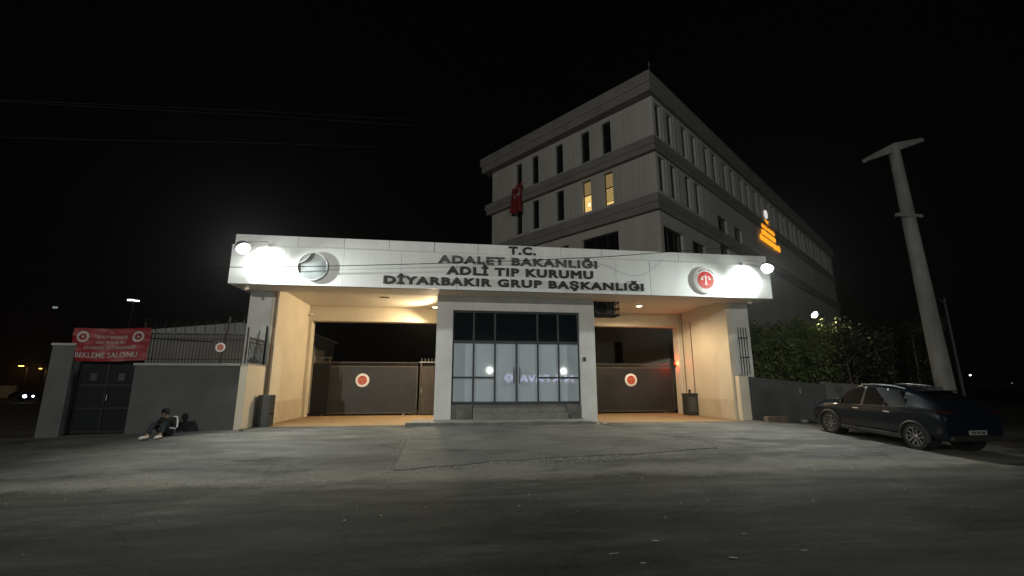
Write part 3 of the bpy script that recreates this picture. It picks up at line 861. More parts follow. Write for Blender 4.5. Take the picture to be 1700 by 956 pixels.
for xx in (-0.4, 0.39):
    MB().box(xx - 0.09, xx + 0.09, -0.04, -0.032, 1.62, 1.84).build("plate", M['alu'], md)
MB().tube([(0.1, -0.05, 1.0), (0.1, -0.10, 1.02), (0.1, -0.10, 1.18), (0.1, -0.05, 1.2)], 0.012).build("handle", M['steel'], md)

# banner: crumpled vinyl
bt = thing("banner", "crumpled red vinyl banner with white lettering BEKLEME SALONU over the dark metal door", "banner", (-13.15, -1.76, 2.62))
BW, BH = 1.09, 0.51
def bdef(u, v):
    """u,v in -1..1 -> local point"""
    cr = 0.018 * math.sin(2.2 * u + 1.7 * v) + 0.006 * math.sin(9 * u - 4 * v) + 0.004 * math.sin(14 * v + 3 * u)
    cr += 0.03 * max(0, -u - 0.72) * math.sin(6 * v + 1) * 3
    return Vector((u * BW + 0.02 * math.sin(3 * v), cr - 0.0, v * BH + 0.02 * u - 0.015 * math.cos(3 * u)))
vs = []; fs = []; nu, nv = 60, 26
for i in range(nu + 1):
    for j in range(nv + 1): vs.append(bdef(-1 + 2 * i / nu, -1 + 2 * j / nv))
for i in range(nu):
    for j in range(nv): fs.append((i*(nv+1)+j, (i+1)*(nv+1)+j, (i+1)*(nv+1)+j+1, i*(nv+1)+j+1))
mb_ = MB().add(vs, fs)
mb_.build("cloth", M['banner'], bt, smooth=True)
def on_banner(mb, off=0.016):
    mb.v = [tuple(bdef(p[0] / BW, p[1] / BH) + Vector((0, -off, 0))) for p in mb.v]
    return mb
for s, w, xc, zc, cap in [("T.C.", 0.16, -0.02, 0.36, 0.06), ("ADALET BAKANLIĞI", 0.86, 0.0, 0.20, 0.085), ("ADLİ TIP KURUMU", 0.82, 0.0, 0.035, 0.085),
                          ("DİYARBAKIR GRUP BAŞKANLIĞI", 1.42, 0.02, -0.135, 0.085), ("BEKLEME SALONU", 1.72, -0.04, -0.40, 0.16)]:
    t = text_mesh(s, w, cap, 0.0, 0.012)
    t.v = [(p[0] + xc, p[1] + zc, 0) for p in t.v]
    on_banner(t).build("lettering", M['banner_text'], bt)
for xc in (-0.80, 0.74):
    a_ = MB()
    for (r0, r1) in ((0.105, 0.175),):
        n = 28
        vv = [(xc + r * math.cos(2*math.pi*k/n), 0.24 + r * math.sin(2*math.pi*k/n), 0) for r in (r0, r1) for k in range(n)]
        a_.add(vv, [(k, (k+1) % n, n + (k+1) % n, n + k) for k in range(n)])
    a_.add([(xc + .04 * math.cos(k), .24 + .05 * math.sin(k), 0) for k in (0, 1.57, 3.14, 4.71)], [(0, 1, 2, 3)])
    on_banner(a_).build("emblem_ring", M['banner_text'], bt)

# fence on the wall
fe = thing("railing", "black metal picket railing with tall posts on top of the left boundary wall", "railing", (-10.7, -1.5, 2.06))
q_ = MB()
for xx in lin(-1.66, 1.30, 30): q_.box(xx - .009, xx + .009, -.009, .009, 0.004, 0.98)
for zz in (0.12, 0.78, 0.93): q_.box(-1.68, 1.33, -.014, .014, zz, zz + .028)
q_.build("picket_panel", M['black_metal'], fe)
q_ = MB()
for yy in lin(0.08, 1.36, 12): q_.box(1.47, 1.488, yy - .009, yy + .009, 0.018, 0.90)
for zz in (0.10, 0.70, 0.83): q_.box(1.465, 1.493, 0.05, 1.40, zz, zz + .028)
q_.build("picket_panel", M['black_metal'], fe)
for (xx, yy, h, lean) in ((0.66, 0.03, 1.55, .10), (1.43, 0.0, 1.20, 0.0), (1.48, 1.42, 1.42, 0.0), (-1.70, 0.03, 1.3, 0.0)):
    MB().box(-.022, .022, -.022, .022, 0.004, h, Matrix.Translation((xx, yy, 0)) @ Matrix.Rotation(lean, 4, 'Y')).build("post", M['black_metal'], fe)
MB().tube([(-1.66, -0.03, 0.80), (-0.4, -0.05, 0.74), (0.42, -0.04, 0.70)], 0.014).build("cable", M['wire'], fe)
rz = thing("razor_wire", "coils of razor wire along the top of the left railing", "razor wire", (-10.7, -1.5, 3.3))
pts = []
for k in range(420):
    a = 2 * math.pi * k / 20
    pts.append((-1.75 + 3.1 * k / 419 + 0.06 * math.sin(a * 0.5), 0.20 * math.cos(a), 0.0 + 0.22 * math.sin(a) - 0.10 * math.sin(k / 420 * 3.1)))
MB().tube(pts, 0.006, 4).build("coil", M['black_metal'], rz)
round_sign((-10.02, -1.60, 2.58), 0.15, 0.012, "small white-ringed emblem disc hung on the left railing")
# annex roof behind
an = thing("annex_building", "low pale outbuilding with a shallow roof behind the left railing", "building", (-13.2, 7.0, 0.0))
MB().box(-4.0, 3.6, 0.0, 5.0, -0.5, 3.85).build("wall", M['annex_wall'], an)
q_ = MB(); q_.prism([(-4.2, 3.853), (3.8, 3.853), (3.8, 3.98), (0.2, 4.45), (-4.2, 4.0)], 5.4, Matrix.Translation((0, 5.2, 0)) @ Matrix.Rotation(math.pi / 2, 4, 'X'))
q_.build("roof", M['annex_roof'], an)
sh = thing("guard_shed", "small cream shed roof showing behind the left sliding gate", "shed", (-9.9, 7.4, 0.0))
MB().box(-1.0, 0.42, 0, 2.0, 0, 3.25).build("wall", M['cream'], sh)
MB().prism([(-1.1, 3.253), (0.52, 3.253), (-0.05, 3.86), (-1.1, 3.86)], 2.2, Matrix.Translation((0, 2.1, 0)) @ Matrix.Rotation(math.pi / 2, 4, 'X')).build("roof", M['annex_wall'], sh)

# ------------------------------------------------------------------ right boundary
bp_ = thing("boundary_pillar", "beige end pillar with tall bars above it at the right of the gate building", "pillar", (9.25, -0.12, 0.0))
MB().box(-0.20, 0.22, -0.16, 0.115, -0.3, 1.76).build("shaft", M['cream'], bp_, bevel=0.012)
MB().box(-0.22, 0.24, -0.18, 0.118, 1.762, 1.81).build("cap", M['cap'], bp_, bevel=0.008)
q_ = MB()
for xx in (0.08, 0.20, 0.32, 0.44): q_.box(xx - .012, xx + .012, -.012, .012, 1.812, 3.75)
q_.box(0.05, 0.5, -.016, .016, 2.5, 2.53); q_.box(0.05, 0.5, -.016, .016, 3.3, 3.33)
q_.build("bars", M['black_metal'], bp_)
rw = thing("boundary_wall", "dark grey boundary wall under the hedge beside the beige end pillar", "wall", (9.48, -0.12, 0.0))
MB().prism([(0.0, -0.5), (3.5, -0.7), (3.5, 1.40), (0.0, 1.73)], 0.22, Matrix.Translation((0, 0.16, 0)) @ Matrix.Rotation(math.pi / 2, 4, 'X')).build("wall_panel", M['wall_dark'], rw, bevel=0.01)
MB().box(2.3, 2.36, -0.075, -0.062, 1.05, 1.25).build("stain", M['cap'], rw)
rw2 = thing("boundary_wall", "paler rough plastered boundary wall with a jagged top behind the parked car", "wall", (13.0, -0.10, 0.0))
top = [(0.0, 1.53)]
for k in range(1, 16): top.append((0.35 * k, 1.54 - 0.085 * 0.35 * k * 1.1 + rnd.uniform(-.035, .035)))
MB().prism([(0.0, -0.8), (5.25, -0.9)] + top[::-1], 0.24, Matrix.Translation((0, 0.16, 0)) @ Matrix.Rotation(math.pi / 2, 4, 'X')).build("wall_panel", M['wall_pale'], rw2)
MB().box(0.42, 0.78, -0.12, -0.083, 1.08, 1.36).build("meter_box", M['wall_dark'], rw2, bevel=0.01)

# hedge ---------------------------------------------------------------
def leaf_mat(name, c1, c2):
    m = bpy.data.materials.new(name); m.use_nodes = True
    nt = m.node_tree; N = nt.nodes; Lk = nt.links
    b = N["Principled BSDF"]; b.inputs["Roughness"].default_value = 0.55
    b.inputs["Specular IOR Level"].default_value = 0.3
    g = N.new("ShaderNodeNewGeometry")
    r = N.new("ShaderNodeValToRGB")
    r.color_ramp.elements[0].color = (*c1, 1); r.color_ramp.elements[1].color = (*c2, 1)
    Lk.new(g.outputs["Random Per Island"], r.inputs[0])
    Lk.new(r.outputs[0], b.inputs["Base Color"])
    t = N.new("ShaderNodeBsdfTranslucent"); Lk.new(r.outputs[0], t.inputs[0])
    mx = N.new("ShaderNodeMixShader"); mx.inputs[0].default_value = 0.25
    o = N["Material Output"]
    Lk.new(b.outputs[0], mx.inputs[1]); Lk.new(t.outputs[0], mx.inputs[2]); Lk.new(mx.outputs[0], o.inputs[0])
    return m
M['leaf'] = leaf_mat("hedge_leaf", (0.038, 0.062, 0.020), (0.135, 0.18, 0.055))
M['leaf_dark'] = leaf_mat("tree_leaf", (0.009, 0.014, 0.008), (0.022, 0.034, 0.013))

def leaves(mb, centers, r, per, size, rg):
    for c in centers:
        for _ in range(per):
            d = Vector((rg.gauss(0, 1), rg.gauss(0, 1), rg.gauss(0, 1)))
            d = d.normalized() * (r * rg.random() ** 0.45)
            p = Vector(c) + Vector((d.x, d.y, d.z * 0.8))
            a = Vector((rg.gauss(0, 1), rg.gauss(0, 1), rg.gauss(0, 0.7))).normalized()
            b = a.cross(Vector((rg.gauss(0, 1), rg.gauss(0, 1), rg.gauss(0, 1)))).normalized()
            s = size * rg.uniform(0.6, 1.3)
            mb.add([p - a * s, p - b * s * 0.45, p + a * s, p + b * s * 0.45], [(0, 1, 2, 3)])
rg = random.Random(3)
def shrub(name, label, cat, x0, x1, y0, y1, ztop, zbot, n, per, size, r, m, group=None):
    t = thing(name, label, cat, ((x0 + x1) / 2, (y0 + y1) / 2, 0.0), 0, group)
    o = t.location
    cs = []
    for _ in range(n):
        x_ = rg.uniform(x0, x1); y_ = rg.uniform(y0, y1); zt = ztop(x_)
        z_ = zbot + (zt - zbot) * rg.random() ** 0.75
        cs.append((x_ - o.x, y_ - o.y, z_))
    mb = MB(); leaves(mb, cs, r, per, size, rg)
    mb.build("foliage", m, t)
    sm = MB()
    k = 0; x_ = x0 + 0.3
    while x_ < x1:
        y_ = rg.uniform(y0, y1)
        sm.tube([(x_ - o.x, y_ - o.y, -0.4), (x_ - o.x + rg.uniform(-.15, .15), y_ - o.y, (ztop(x_)) * .5), (x_ - o.x + rg.uniform(-.4, .4), y_ - o.y + rg.uniform(-.3, .3), ztop(x_) - .2)], [0.05, 0.035, 0.01], 6)
        for _ in range(4):
            z_ = rg.uniform(1.2, ztop(x_) - .3)
            sm.tube([(x_ - o.x, y_ - o.y, z_), (x_ - o.x + rg.uniform(-.6, .6), y_ - o.y - rg.uniform(.1, .6), z_ + rg.uniform(.1, .6))], [0.018, 0.006], 5)
        x_ += rg.uniform(0.5, 1.0)
    sm.build("stem", M['bark'], t)
    return t
shrub("hedge", "tall overgrown green hedge growing over the dark grey boundary wall", "hedge", 9.75, 14.4, 0.25, 2.2,
      lambda x: 3.85 + 0.25 * math.sin(x * 2.1) + 0.05 * (x - 9.7), 1.35, 420, 34, 0.085, 0.36, M['leaf'])
shrub("bush", "darker bushy shrub behind the concrete utility pole", "bush", 14.5, 20.0, 0.5, 3.5,
      lambda x: 4.1 + 0.3 * math.sin(x * 1.7), 0.8, 340, 30, 0.10, 0.42, M['leaf_dark'])

gl = thing("garden_lamp", "white floodlight on a thin post above the hedge", "lamp", (15.45, 2.6, 0.0))
MB().tube([(0.55, 0.1, 0), (0.55, 0.1, 4.85), (0.3, 0.0, 4.92)], 0.035).build("post", M['black_metal'], gl)
MB().box(-0.22, 0.30, -0.12, 0.12, 4.86, 4.92).build("lamp_head", M['cabinet'], gl)
A = aim(Vector((-0.05, -0.05, 4.81)), (0.05, -0.85, -0.5))
MB().lathe([(0.17, 0), (0.10, 0.03), (0, 0.035)], 16, A).build("lamp_glass", M['garden_lamp'], gl, smooth=True)
l = bpy.data.lights.new("garden_light", 'SPOT'); l.energy = 190; l.color = (1, .92, .36); l.spot_size = math.radians(150); l.spot_blend = 0.6; l.shadow_soft_size = 0.12
o = bpy.data.objects.new("garden_light", l); COL.objects.link(o); o.parent = gl; o.matrix_local = aim(Vector((-0.05, -0.12, 4.76)), (0.0, 0.45, 0.9))

# ------------------------------------------------------------------ utility poles and wires
up_ = thing("utility_pole", "leaning pale concrete utility pole with a crossarm behind the parked car", "utility pole", (14.84, -3.5, gz(14.84, -3.5)))
zb = up_.location.z
topv = Vector((-0.36, 0, 10.55 - zb))
n = 14
MB().tube([topv * (k / (n - 1)) for k in range(n)], [0.30 - 0.115 * k / (n - 1) for k in range(n)], 16).build("shaft", M['concrete_pole'], up_, smooth=True)
q_ = MB()
A0, A1 = Vector((-1.75, 0, 9.90 - zb)), Vector((1.0, 0, 10.97 - zb))
mid = topv + Vector((0, -0.02, -0.02))
for (p, r_) in ((A0, 0.06), (A1, 0.06)):
    d = (p - mid); e = d.normalized(); up3 = Vector((0, 1, 0)).cross(e)
    if up3.z < 0: up3 = -up3
    vs = []
    for pp, hh in ((mid, 0.17), (p, 0.07)):
        for s1 in (-1, 1):
            for s2 in (-1, 1): vs.append(pp + Vector((0, s1 * 0.09, 0)) + up3 * hh * s2)
    q_.add(vs, [(0,1,3,2),(4,6,7,5),(0,4,5,1),(2,3,7,6),(0,2,6,4),(1,5,7,3)])
q_.build("crossarm", M['concrete_pole'], up_)
MB().box(-0.55, 0.55, -0.20, -0.09, 7.60 - zb, 7.72 - zb, Matrix.Translation((-0.2 - 0.2, 0, 0)) @ Matrix.Rotation(-0.0, 4, 'Y')).build("bracket", M['steel'], up_)
tp = thing("thin_pole", "thin dark metal pole right of the concrete utility pole", "pole", (27.6, 6.0, gz(27.6, 6)))
MB().tube([(0, 0, 0), (-0.1, 0, 7.4)], [0.10, 0.06], 10).build("shaft", M['cabinet'], tp)
MB().tube([(-0.1, 0, 7.0), (-0.55, 0, 7.35)], 0.04).build("bracket", M['cabinet'], tp)

def wire(name, label, pts, r, m, group):
    mb = MB().tube(pts, r, 6)
    o = mb.build(name, m, smooth=True)
    return tag(o, label, "wire", group)
def catmull(P, n=10):
    P = [Vector(p) for p in P]; out = []
    Q = [P[0] * 2 - P[1]] + P + [P[-1] * 2 - P[-2]]
    for i in range(1, len(Q) - 2):
        for k in range(n):
            t = k / n
            out.append(0.5 * ((2 * Q[i]) + (Q[i+1] - Q[i-1]) * t + (2*Q[i-1] - 5*Q[i] + 4*Q[i+1] - Q[i+2]) * t*t + (-Q[i-1] + 3*Q[i] - 3*Q[i+1] + Q[i+2]) * t**3))
    out.append(P[-1]); return out

# ------------------------------------------------------------------ tower block
TC = Vector((10.78, 8.92, 0))
azL, azR = math.radians(-35.5), math.radians(52.5)
tL = Vector((math.sin(azL), math.cos(azL), 0)); tR = Vector((math.sin(azR), math.cos(azR), 0))
nL = Vector((-tL.y, tL.x, 0)); nR = Vector((tR.y, -tR.x, 0))
T = thing("office_block", "four-storey pale office block with grey cornices, dark windows and two lit windows", "building", TC)
LEN_L, LEN_R = 16.6, 58.0
KR = 0.4       # the mouldings stand out less on the long right face
def offs(o):
    """outer corner of the block with its mouldings standing out by o (local)"""
    det = tL.x * tR.y - tL.y * tR.x
    d = nR * o * KR - nL * o
    s_ = (d.x * tR.y - d.y * tR.x) / det
    c = nL * o + tL * s_
    return c
def ring(o, z0, z1, mb):
    c = offs(o); a = tL * (LEN_L + o) + nL * o; b = tR * (LEN_R + o) + nR * o * KR
    far = tL * (LEN_L + o) + tR * (LEN_R + o)
    poly = [c, b, far, a]
    vs = [Vector((p.x, p.y, z0)) for p in poly] + [Vector((p.x, p.y, z1)) for p in poly]
    mb.add(vs, [(3,2,1,0),(4,5,6,7),(0,1,5,4),(1,2,6,5),(2,3,7,6),(3,0,4,7)])
KR = 1.0; core = MB(); ring(-0.30, -1.0, 21.9, core); KR = 0.4; core.build("inner_wall", M['tower_wall'], T)
def facebox(mb, t, nrm, s0, s1, d0, d1, z0, z1):
    a, b = t * s0, t * s1
    vs = [a + nrm*d0, b + nrm*d0, b + nrm*d1, a + nrm*d1]
    vs = [Vector((p.x, p.y, z0)) for p in vs] + [Vector((p.x, p.y, z1)) for p in vs]
    mb.add(vs, [(0,3,2,1),(4,5,6,7),(0,1,5,4),(1,2,6,5),(2,3,7,6),(3,0,4,7)])
# window tables: (s0, s1, z0, z1)
rows = [(18.1, 20.62), (14.08, 16.58)]
wl = [(3.42, 4.22), (5.36, 6.18), (8.0, 8.8), (10.7, 11.48), (12.68, 13.42)]
wr = []
s_ = 0.35
for k in range(15):
    wr += [(s_, s_ + 0.8), (s_ + 1.75, s_ + 2.55)]; s_ += 4.15 if k % 2 == 0 else 4.15
winL = [(a, b, z0, z1) for (z0, z1) in rows for (a, b) in wl] + [(3.18, 6.36, 10.1, 11.97), (7.65, 8.35, 10.1, 11.93), (12.6, 13.4, 10.1, 11.93)]
winL += [(3.30, 4.06, 2.8, 4.25), (8.0, 8.8, 2.8, 4.25)]
winL += [(a, b, 6.2, 8.4) for (a, b) in wl]
winR = [(a, b, rows[0][0], rows[0][1]) for (a, b) in wr if b < LEN_R - 1]
winR += [(a, b, rows[1][0], rows[1][1]) for (a, b) in wr if b < 8.6]
winR += [(0.42, 3.36, 9.6, 11.65), (4.9, 7.2, 9.6, 11.65), (10.4, 12.4, 10.4, 15.1), (14.2, 16.0, 10.4, 15.1)]
def skin_wall(t, nrm, length, wins, start):
    """outer wall skin of 0.3 m with real openings, in horizontal strips"""
    mb = MB()
    zs = sorted(set([-1.0, 20.96] + [w[2] for w in wins] + [w[3] for w in wins]))
    for za, zb_ in zip(zs, zs[1:]):
        cut = sorted([(w[0], w[1]) for w in wins if w[2] <= za + 1e-6 and w[3] >= zb_ - 1e-6])
        s = start
        for (a, b) in cut:
            if a > s: facebox(mb, t, nrm, s, a, -0.298, 0.0, za, zb_)
            s = b
        facebox(mb, t, nrm, s, length, -0.298, 0.0, za, zb_)
    return mb
skin_wall(tL, nL, LEN_L, winL, 0.0).build("wall", M['tower_wall'], T)
skin_wall(tR, nR, LEN_R, winR, 0.002).build("wall", M['tower_wall'], T)
# ribbed cladding panels between the windows of the two upper rows
rib = MB()
def ribs(t, nrm, wins_row, z0, z1, length):
    s = 0.5
    edges = sorted(wins_row)
    prev = 0.15
    for (a, b) in edges + [(length - 0.1, length)]:
        x0, x1 = prev + 0.22, a - 0.22
        if x1 - x0 > 0.5:
            n = max(1, int((x1 - x0) / 0.42))
            w = (x1 - x0) / n
            for k in range(n):
                facebox(rib, t, nrm, x0 + k * w + 0.03, x0 + (k + 1) * w - 0.03, 0.002, 0.05, z0, z1)
        prev = b
for (z0, z1) in rows:
    ribs(tL, nL, wl, z0 - 0.08, z1 + 0.12, LEN_L)
    ribs(tR, nR, [w for w in wr if w[1] < (LEN_R - 1 if z0 > 17 else 8.6)], z0 - 0.08, z1 + 0.12, LEN_R - 1 if z0 > 17 else 9.2)
rib.build("ribbed_cladding", M['tower_wall'], T)
# cornice and string courses
for nm, segs in (("cornice", [(0.86, 21.70, 22.40), (0.74, 20.95, 21.63)]), ("string_course", [(0.50, 17.24, 17.75), (0.40, 16.76, 17.20)]), ("string_course", [(0.50, 13.12, 13.66), (0.40, 12.58, 13.08)])):
    q_ = MB()
    for (o_, z0, z1) in segs: ring(o_, z0, z1, q_)
    c_ = q_.build(nm, M['tower_band'], T, bevel=0.04)
    q2 = MB(); ring(segs[0][0] - 0.03, segs[1][2] + 0.003, segs[0][1] - 0.003, q2)
    q2.build("edge_line", M['tower_line'], c_)
# windows
def window(t, nrm, w, kind='dark', split=True):
    s0, s1, z0, z1 = w
    f = MB(); fw = 0.06
    facebox(f, t, nrm, s0, s0 + fw, -0.27, -0.19, z0, z1); facebox(f, t, nrm, s1 - fw, s1, -0.27, -0.19, z0, z1)
    facebox(f, t, nrm, s0 + fw, s1 - fw, -0.27, -0.19, z0, z0 + fw); facebox(f, t, nrm, s0 + fw, s1 - fw, -0.27, -0.19, z1 - fw, z1)
    zm = z0 + (z1 - z0) * 0.53
    if kind != 'wide': facebox(f, t, nrm, s0 + fw, s1 - fw, -0.265, -0.195, zm, zm + 0.07)
    else:
        for k in (1, 2): 
            c = s0 + (s1 - s0) * k / 3; facebox(f, t, nrm, c - .03, c + .03, -0.265, -0.195, z0 + fw, z1 - fw)
    fo = f.build("window", M['win_frame'], T)
    if kind == 'lamp':
        g = MB(); facebox(g, t, nrm, s0 + fw, s1 - fw, -0.25, -0.235, zm + .07, z1 - fw); g.build("pane", M['room_dim'], fo)
        g = MB(); facebox(g, t, nrm, s0 + fw, s1 - fw, -0.25, -0.235, z0 + fw, zm); g.build("pane", M['room_warm'], fo)
        g = MB(); c = (s0 + s1) / 2 - 0.05
        facebox(g, t, nrm, c - .07, c + .07, -0.232, -0.215, z0 + .5, z0 + .72); g.build("lamp", M['bulb_warm'], fo)
    elif kind == 'blind':
        g = MB(); facebox(g, t, nrm, s0 + fw, s1 - fw, -0.25, -0.235, zm + .07, z1 - fw); g.build("pane", M['room_dim'], fo)
        g = MB(); facebox(g, t, nrm, s0 + fw, s1 - fw, -0.26, -0.245, z0 + fw, zm); g.build("pane", M['room_warm'], fo)
        g = MB(); z = z0 + 0.3
        while z < zm:
            facebox(g, t, nrm, s0 + fw, s1 - fw, -0.240, -0.225, z, z + 0.075); z += 0.125
        g.build("blind", M['blind'], fo)
    else:
        g = MB(); facebox(g, t, nrm, s0 + fw, s1 - fw, -0.25, -0.235, z0 + fw, z1 - fw); g.build("pane", M['tower_glass'], fo)
    return fo
for w in winL:
    k = 'dark'
    if w[2] == rows[1][0] and abs(w[0] - 5.36) < .01: k = 'lamp'
    if w[2] == rows[1][0] and abs(w[0] - 3.42) < .01: k = 'blind'
    if w[1] - w[0] > 1.5: k = 'wide'
    window(tL, nL, w, k)
for w in winR: window(tR, nR, w, 'wide' if w[1] - w[0] > 1.5 else 'dark')
# rooftop room and mast
ph = MB(); a0 = tR * 12.5 - nR * 2.5; 
vs = [a0, a0 + tR * 6, a0 + tR * 6 - nR * 5, a0 - nR * 5]
ph.add([Vector((p.x, p.y, 21.9)) for p in vs] + [Vector((p.x, p.y, 24.9)) for p in vs], [(0,1,5,4),(1,2,6,5),(2,3,7,6),(3,0,4,7),(4,5,6,7)])
ph.build("rooftop_room", M['tower_wall'], T)
q_ = MB(); c_ = offs(0.3)
q_.tube([(c_.x, c_.y, 22.4), (c_.x, c_.y, 23.4)], 0.022); q_.tube([(c_.x - .12, c_.y, 23.2), (c_.x + .12, c_.y, 23.2)], 0.018)
q_.build("mast", M['steel'], T)
# illuminated roof sign on the right face
sg = thing("illuminated_sign", "glowing orange letters under a white round emblem on the side of the office block", "sign", TC + tR * 24.0 + nR * 0.02 + Vector((0, 0, 15.2)))
for s, w, z, cap, sc_ in [("T.C.", 1.2, 2.42, 0.50, 0.0), ("ADALET BAKANLIĞI", 4.4, 1.70, 0.52, 0.0), ("ADLİ TIP KURUMU", 4.6, 0.98, 0.52, 0.0), ("DİYARBAKIR GRUP BAŞKANLIĞI", 6.6, 0.25, 0.52, 0.4)]:
    t = text_mesh(s, w, cap, 0.08, 0.025)
    put(t, place(nR * 0.10 + tR * sc_ + Vector((0, 0, z)), tR, (0, 0, 1)))
    t.build("lettering", M['neon'], sg)
em = MB().lathe([(0.46, 0), (0.46, 0.10), (0, 0.10)], 28, place(nR * 0.06 + Vector((0, 0, 3.62)), tR, (0, 0, 1))); em.build("emblem", M['neon_white'], sg)
bk = MB()
for z in (0.42, 1.15, 1.88, 2.6): facebox(bk, tR, nR, -2.2, 2.2, 0.02, 0.05, z, z + .05)
bk.build("mounting_rail", M['sign_back'], sg)

# flag
fg = thing("flag", "red flag with a white crescent hanging from the upper windows of the office block", "flag", TC + tL * 12.75 + nL * 0.62 + Vector((0, 0, 17.05)))
FW, FH = 0.64, 1.22
def fdef(u, v):     # u across, v along height -1..1
    w = FW * (1.0 - 0.12 * v + 0.05 * math.sin(3 * v))
    fold = 0.10 * math.sin(4.2 * u + 1.1 * v) * (0.6 - 0.4 * v) + 0.05 * math.sin(8 * u + 2 * v)
    skew = 0.22 * (-v) * 0.6
    z = v * FH + 0.38 * (-u) * 0.9 + 0.06 * math.sin(5 * u)
    return -tL * (u * w - skew * 0.4) * 1.0 + nL * fold + Vector((0, 0, z if True else 0)) + Vector((0, 0, 0.30 * u + 0.3 * u * (v > 0) * v))
vs = []; fs = []; nu, nv = 24, 30
for i in range(nu + 1):
    for j in range(nv + 1): vs.append(fdef(-1 + 2 * i / nu, -1 + 2 * j / nv))
for i in range(nu):
    for j in range(nv): fs.append((i*(nv+1)+j, (i+1)*(nv+1)+j, (i+1)*(nv+1)+j+1, i*(nv+1)+j+1))
MB().add(vs, fs).build("cloth", M['flag_red'], fg, smooth=True)
cr = MB(); n = 26; vv = []
for k in range(n + 1):
    a = math.radians(40 + 280 * k / n)
    o_ = Vector((0.42 * math.cos(a), 0.42 * math.sin(a)))
    c2_ = Vector((0.09, 0)); 
    i_ = c2_ + Vector((0.335 * math.cos(a), 0.335 * math.sin(a)))
    if k in (0, n): i_ = o_ * 0.99
    vv += [o_, i_]
R90 = Matrix.Rotation(math.radians(120), 2)
vv = [R90 @ p for p in vv]
cr.add([fdef(p.x / FW + 0.05, p.y / FH + 0.42) + nL * 0.015 for p in vv], [(2*k, 2*k+1, 2*k+3, 2*k+2) for k in range(n)])
cr.build("crescent", M['flag_white'], fg)

# wires
wend = TC + tR * 16.3 + nR * 0.03 + Vector((0, 0, 13.7))
wire("power_cable", "black cable crossing in front of the lettering from the left up to the office block",
     catmull([(-34, -2.6, 5.6), (-18, -1.9, 5.05), (-10.27, -1.62, 5.26), (-3.73, -1.62, 5.62), (2.17, -1.62, 6.07), (5.63, -1.55, 6.46), wend], 12), 0.013, M['wire'], "overhead cables")
zoff = [14.14, 13.83, 12.56]
for k, (za, zb_, s) in enumerate([(13.91, 14.37, 13.3), (13.69, 13.97, 13.3), (12.29, 12.84, 16.0)]):
    a = Vector((-11.7, 3.0, za)); b = Vector((1.77 if k < 2 else -0.68, 3.0, zb_))
    d = (b - a)
    wire("power_line", ["topmost faint power line in the dark sky left of the office block", "middle faint power line in the dark sky left of the office block", "lowest faint power line in the dark sky left of the office block"][k],
         [a - d * 1.6 + Vector((0, 0, 0.0)), a - d * 0.6 + Vector((0, 0, -0.05)), a, a + d * 0.5 + Vector((0, 0, -0.06)), TC + tL * (10.0, 10.0, 15.9)[k] + nL * (0.90, 0.90, 0.90)[k] + Vector((0, 0, (21.9, 21.2, 21.3)[k]))], 0.008, M['wire_pale'], "overhead power lines")

# ------------------------------------------------------------------ street lamps and far lights
def street_lamp(loc, h, armdir, m_glass, label, power, col, group, glass_r=0.22, size=0.2):
    t = thing("street_lamp", label, "street lamp", loc, 0, group)
    a = Vector(armdir).normalized()
    MB().tube([(0, 0, 0), (0, 0, h - 0.4), a * 0.5 + Vector((0, 0, h)), a * 1.3 + Vector((0, 0, h + 0.08))], [0.09, 0.06, 0.05, 0.04], 8).build("post", M['black_metal'], t, smooth=True)
    hp = a * 1.5 + Vector((0, 0, h + 0.08))
    A = place(hp, a, (-a.y, a.x, 0))
    MB().box(-0.32, 0.32, -0.14, 0.14, -0.02, 0.08, A).build("lamp_head", M['cabinet'], t, bevel=0.02)
    MB().lathe([(glass_r, -0.021), (glass_r * 0.8, -0.09), (0, -0.12)], 16, A).build("lamp_glass", m_glass, t, smooth=True)
    if power:
        l = bpy.data.lights.new("street_light", 'POINT'); l.energy = power; l.color = col; l.shadow_soft_size = size
        o = bpy.data.objects.new("street_light", l); COL.objects.link(o); o.parent = t; o.location = hp + Vector((0, 0, -0.35))
    return t
street_lamp((-24, -52.0, -0.6), 14.4, (0.4, 0.9, 0), M['street_glass'], "tall white street lamp on the near side of the road behind the viewer", P_STREET, (1.0, 0.97, 0.88), "street lamps near the gate")
street_lamp((7.45, -91.2, -0.6), 5.6, (0, 1, 0), M['street_glass'], "far street lamp mirrored in the second glazed panel", P_FAR, (0.95, 1.0, 0.88), "street lamps mirrored in the glazing")
street_lamp((24.95, -91.2, -0.6), 5.5, (0, 1, 0), M['street_glass'], "far street lamp mirrored in the last glazed panel", P_FAR, (0.95, 1.0, 0.88), "street lamps mirrored in the glazing")
street_lamp((-84.5, 87.2, -1.2), 6.2, (0, -1, 0), M['far_orange'], "distant orange street lamp at the far left edge", 420, (1, .45, .12), "distant orange street lamps", 0.42)
street_lamp((-98.0, 109.7, -1.2), 6.4, (0, -1, 0), M['far_orange'], "distant orange street lamp just left of the gate pillar", 420, (1, .45, .12), "distant orange street lamps", 0.42)
t = thing("flood_mast", "tall mast with twin white lamps far behind the left railing", "street lamp", (-43.2, 47.6, -1.2))
MB().tube([(0, 0, 0), (0, 0, 13.4)], [0.12, 0.07], 8).build("post", M['black_metal'], t)
MB().tube([(-0.7, 0, 13.45), (0.9, 0, 13.35)], 0.04).build("crossarm", M['black_metal'], t)
MB().box(-0.62, 0.12, -.2, -.05, 13.32, 13.47).build("lamp_glass", M['far_white'], t)
MB().box(0.26, 0.72, -.2, -.05, 13.24, 13.37).build("lamp_glass", M['far_white'], t)
t = thing("distant_lamp", "faint pale lamp high in the dark at far left", "lamp", (-78.4, 82.7, -1.2))
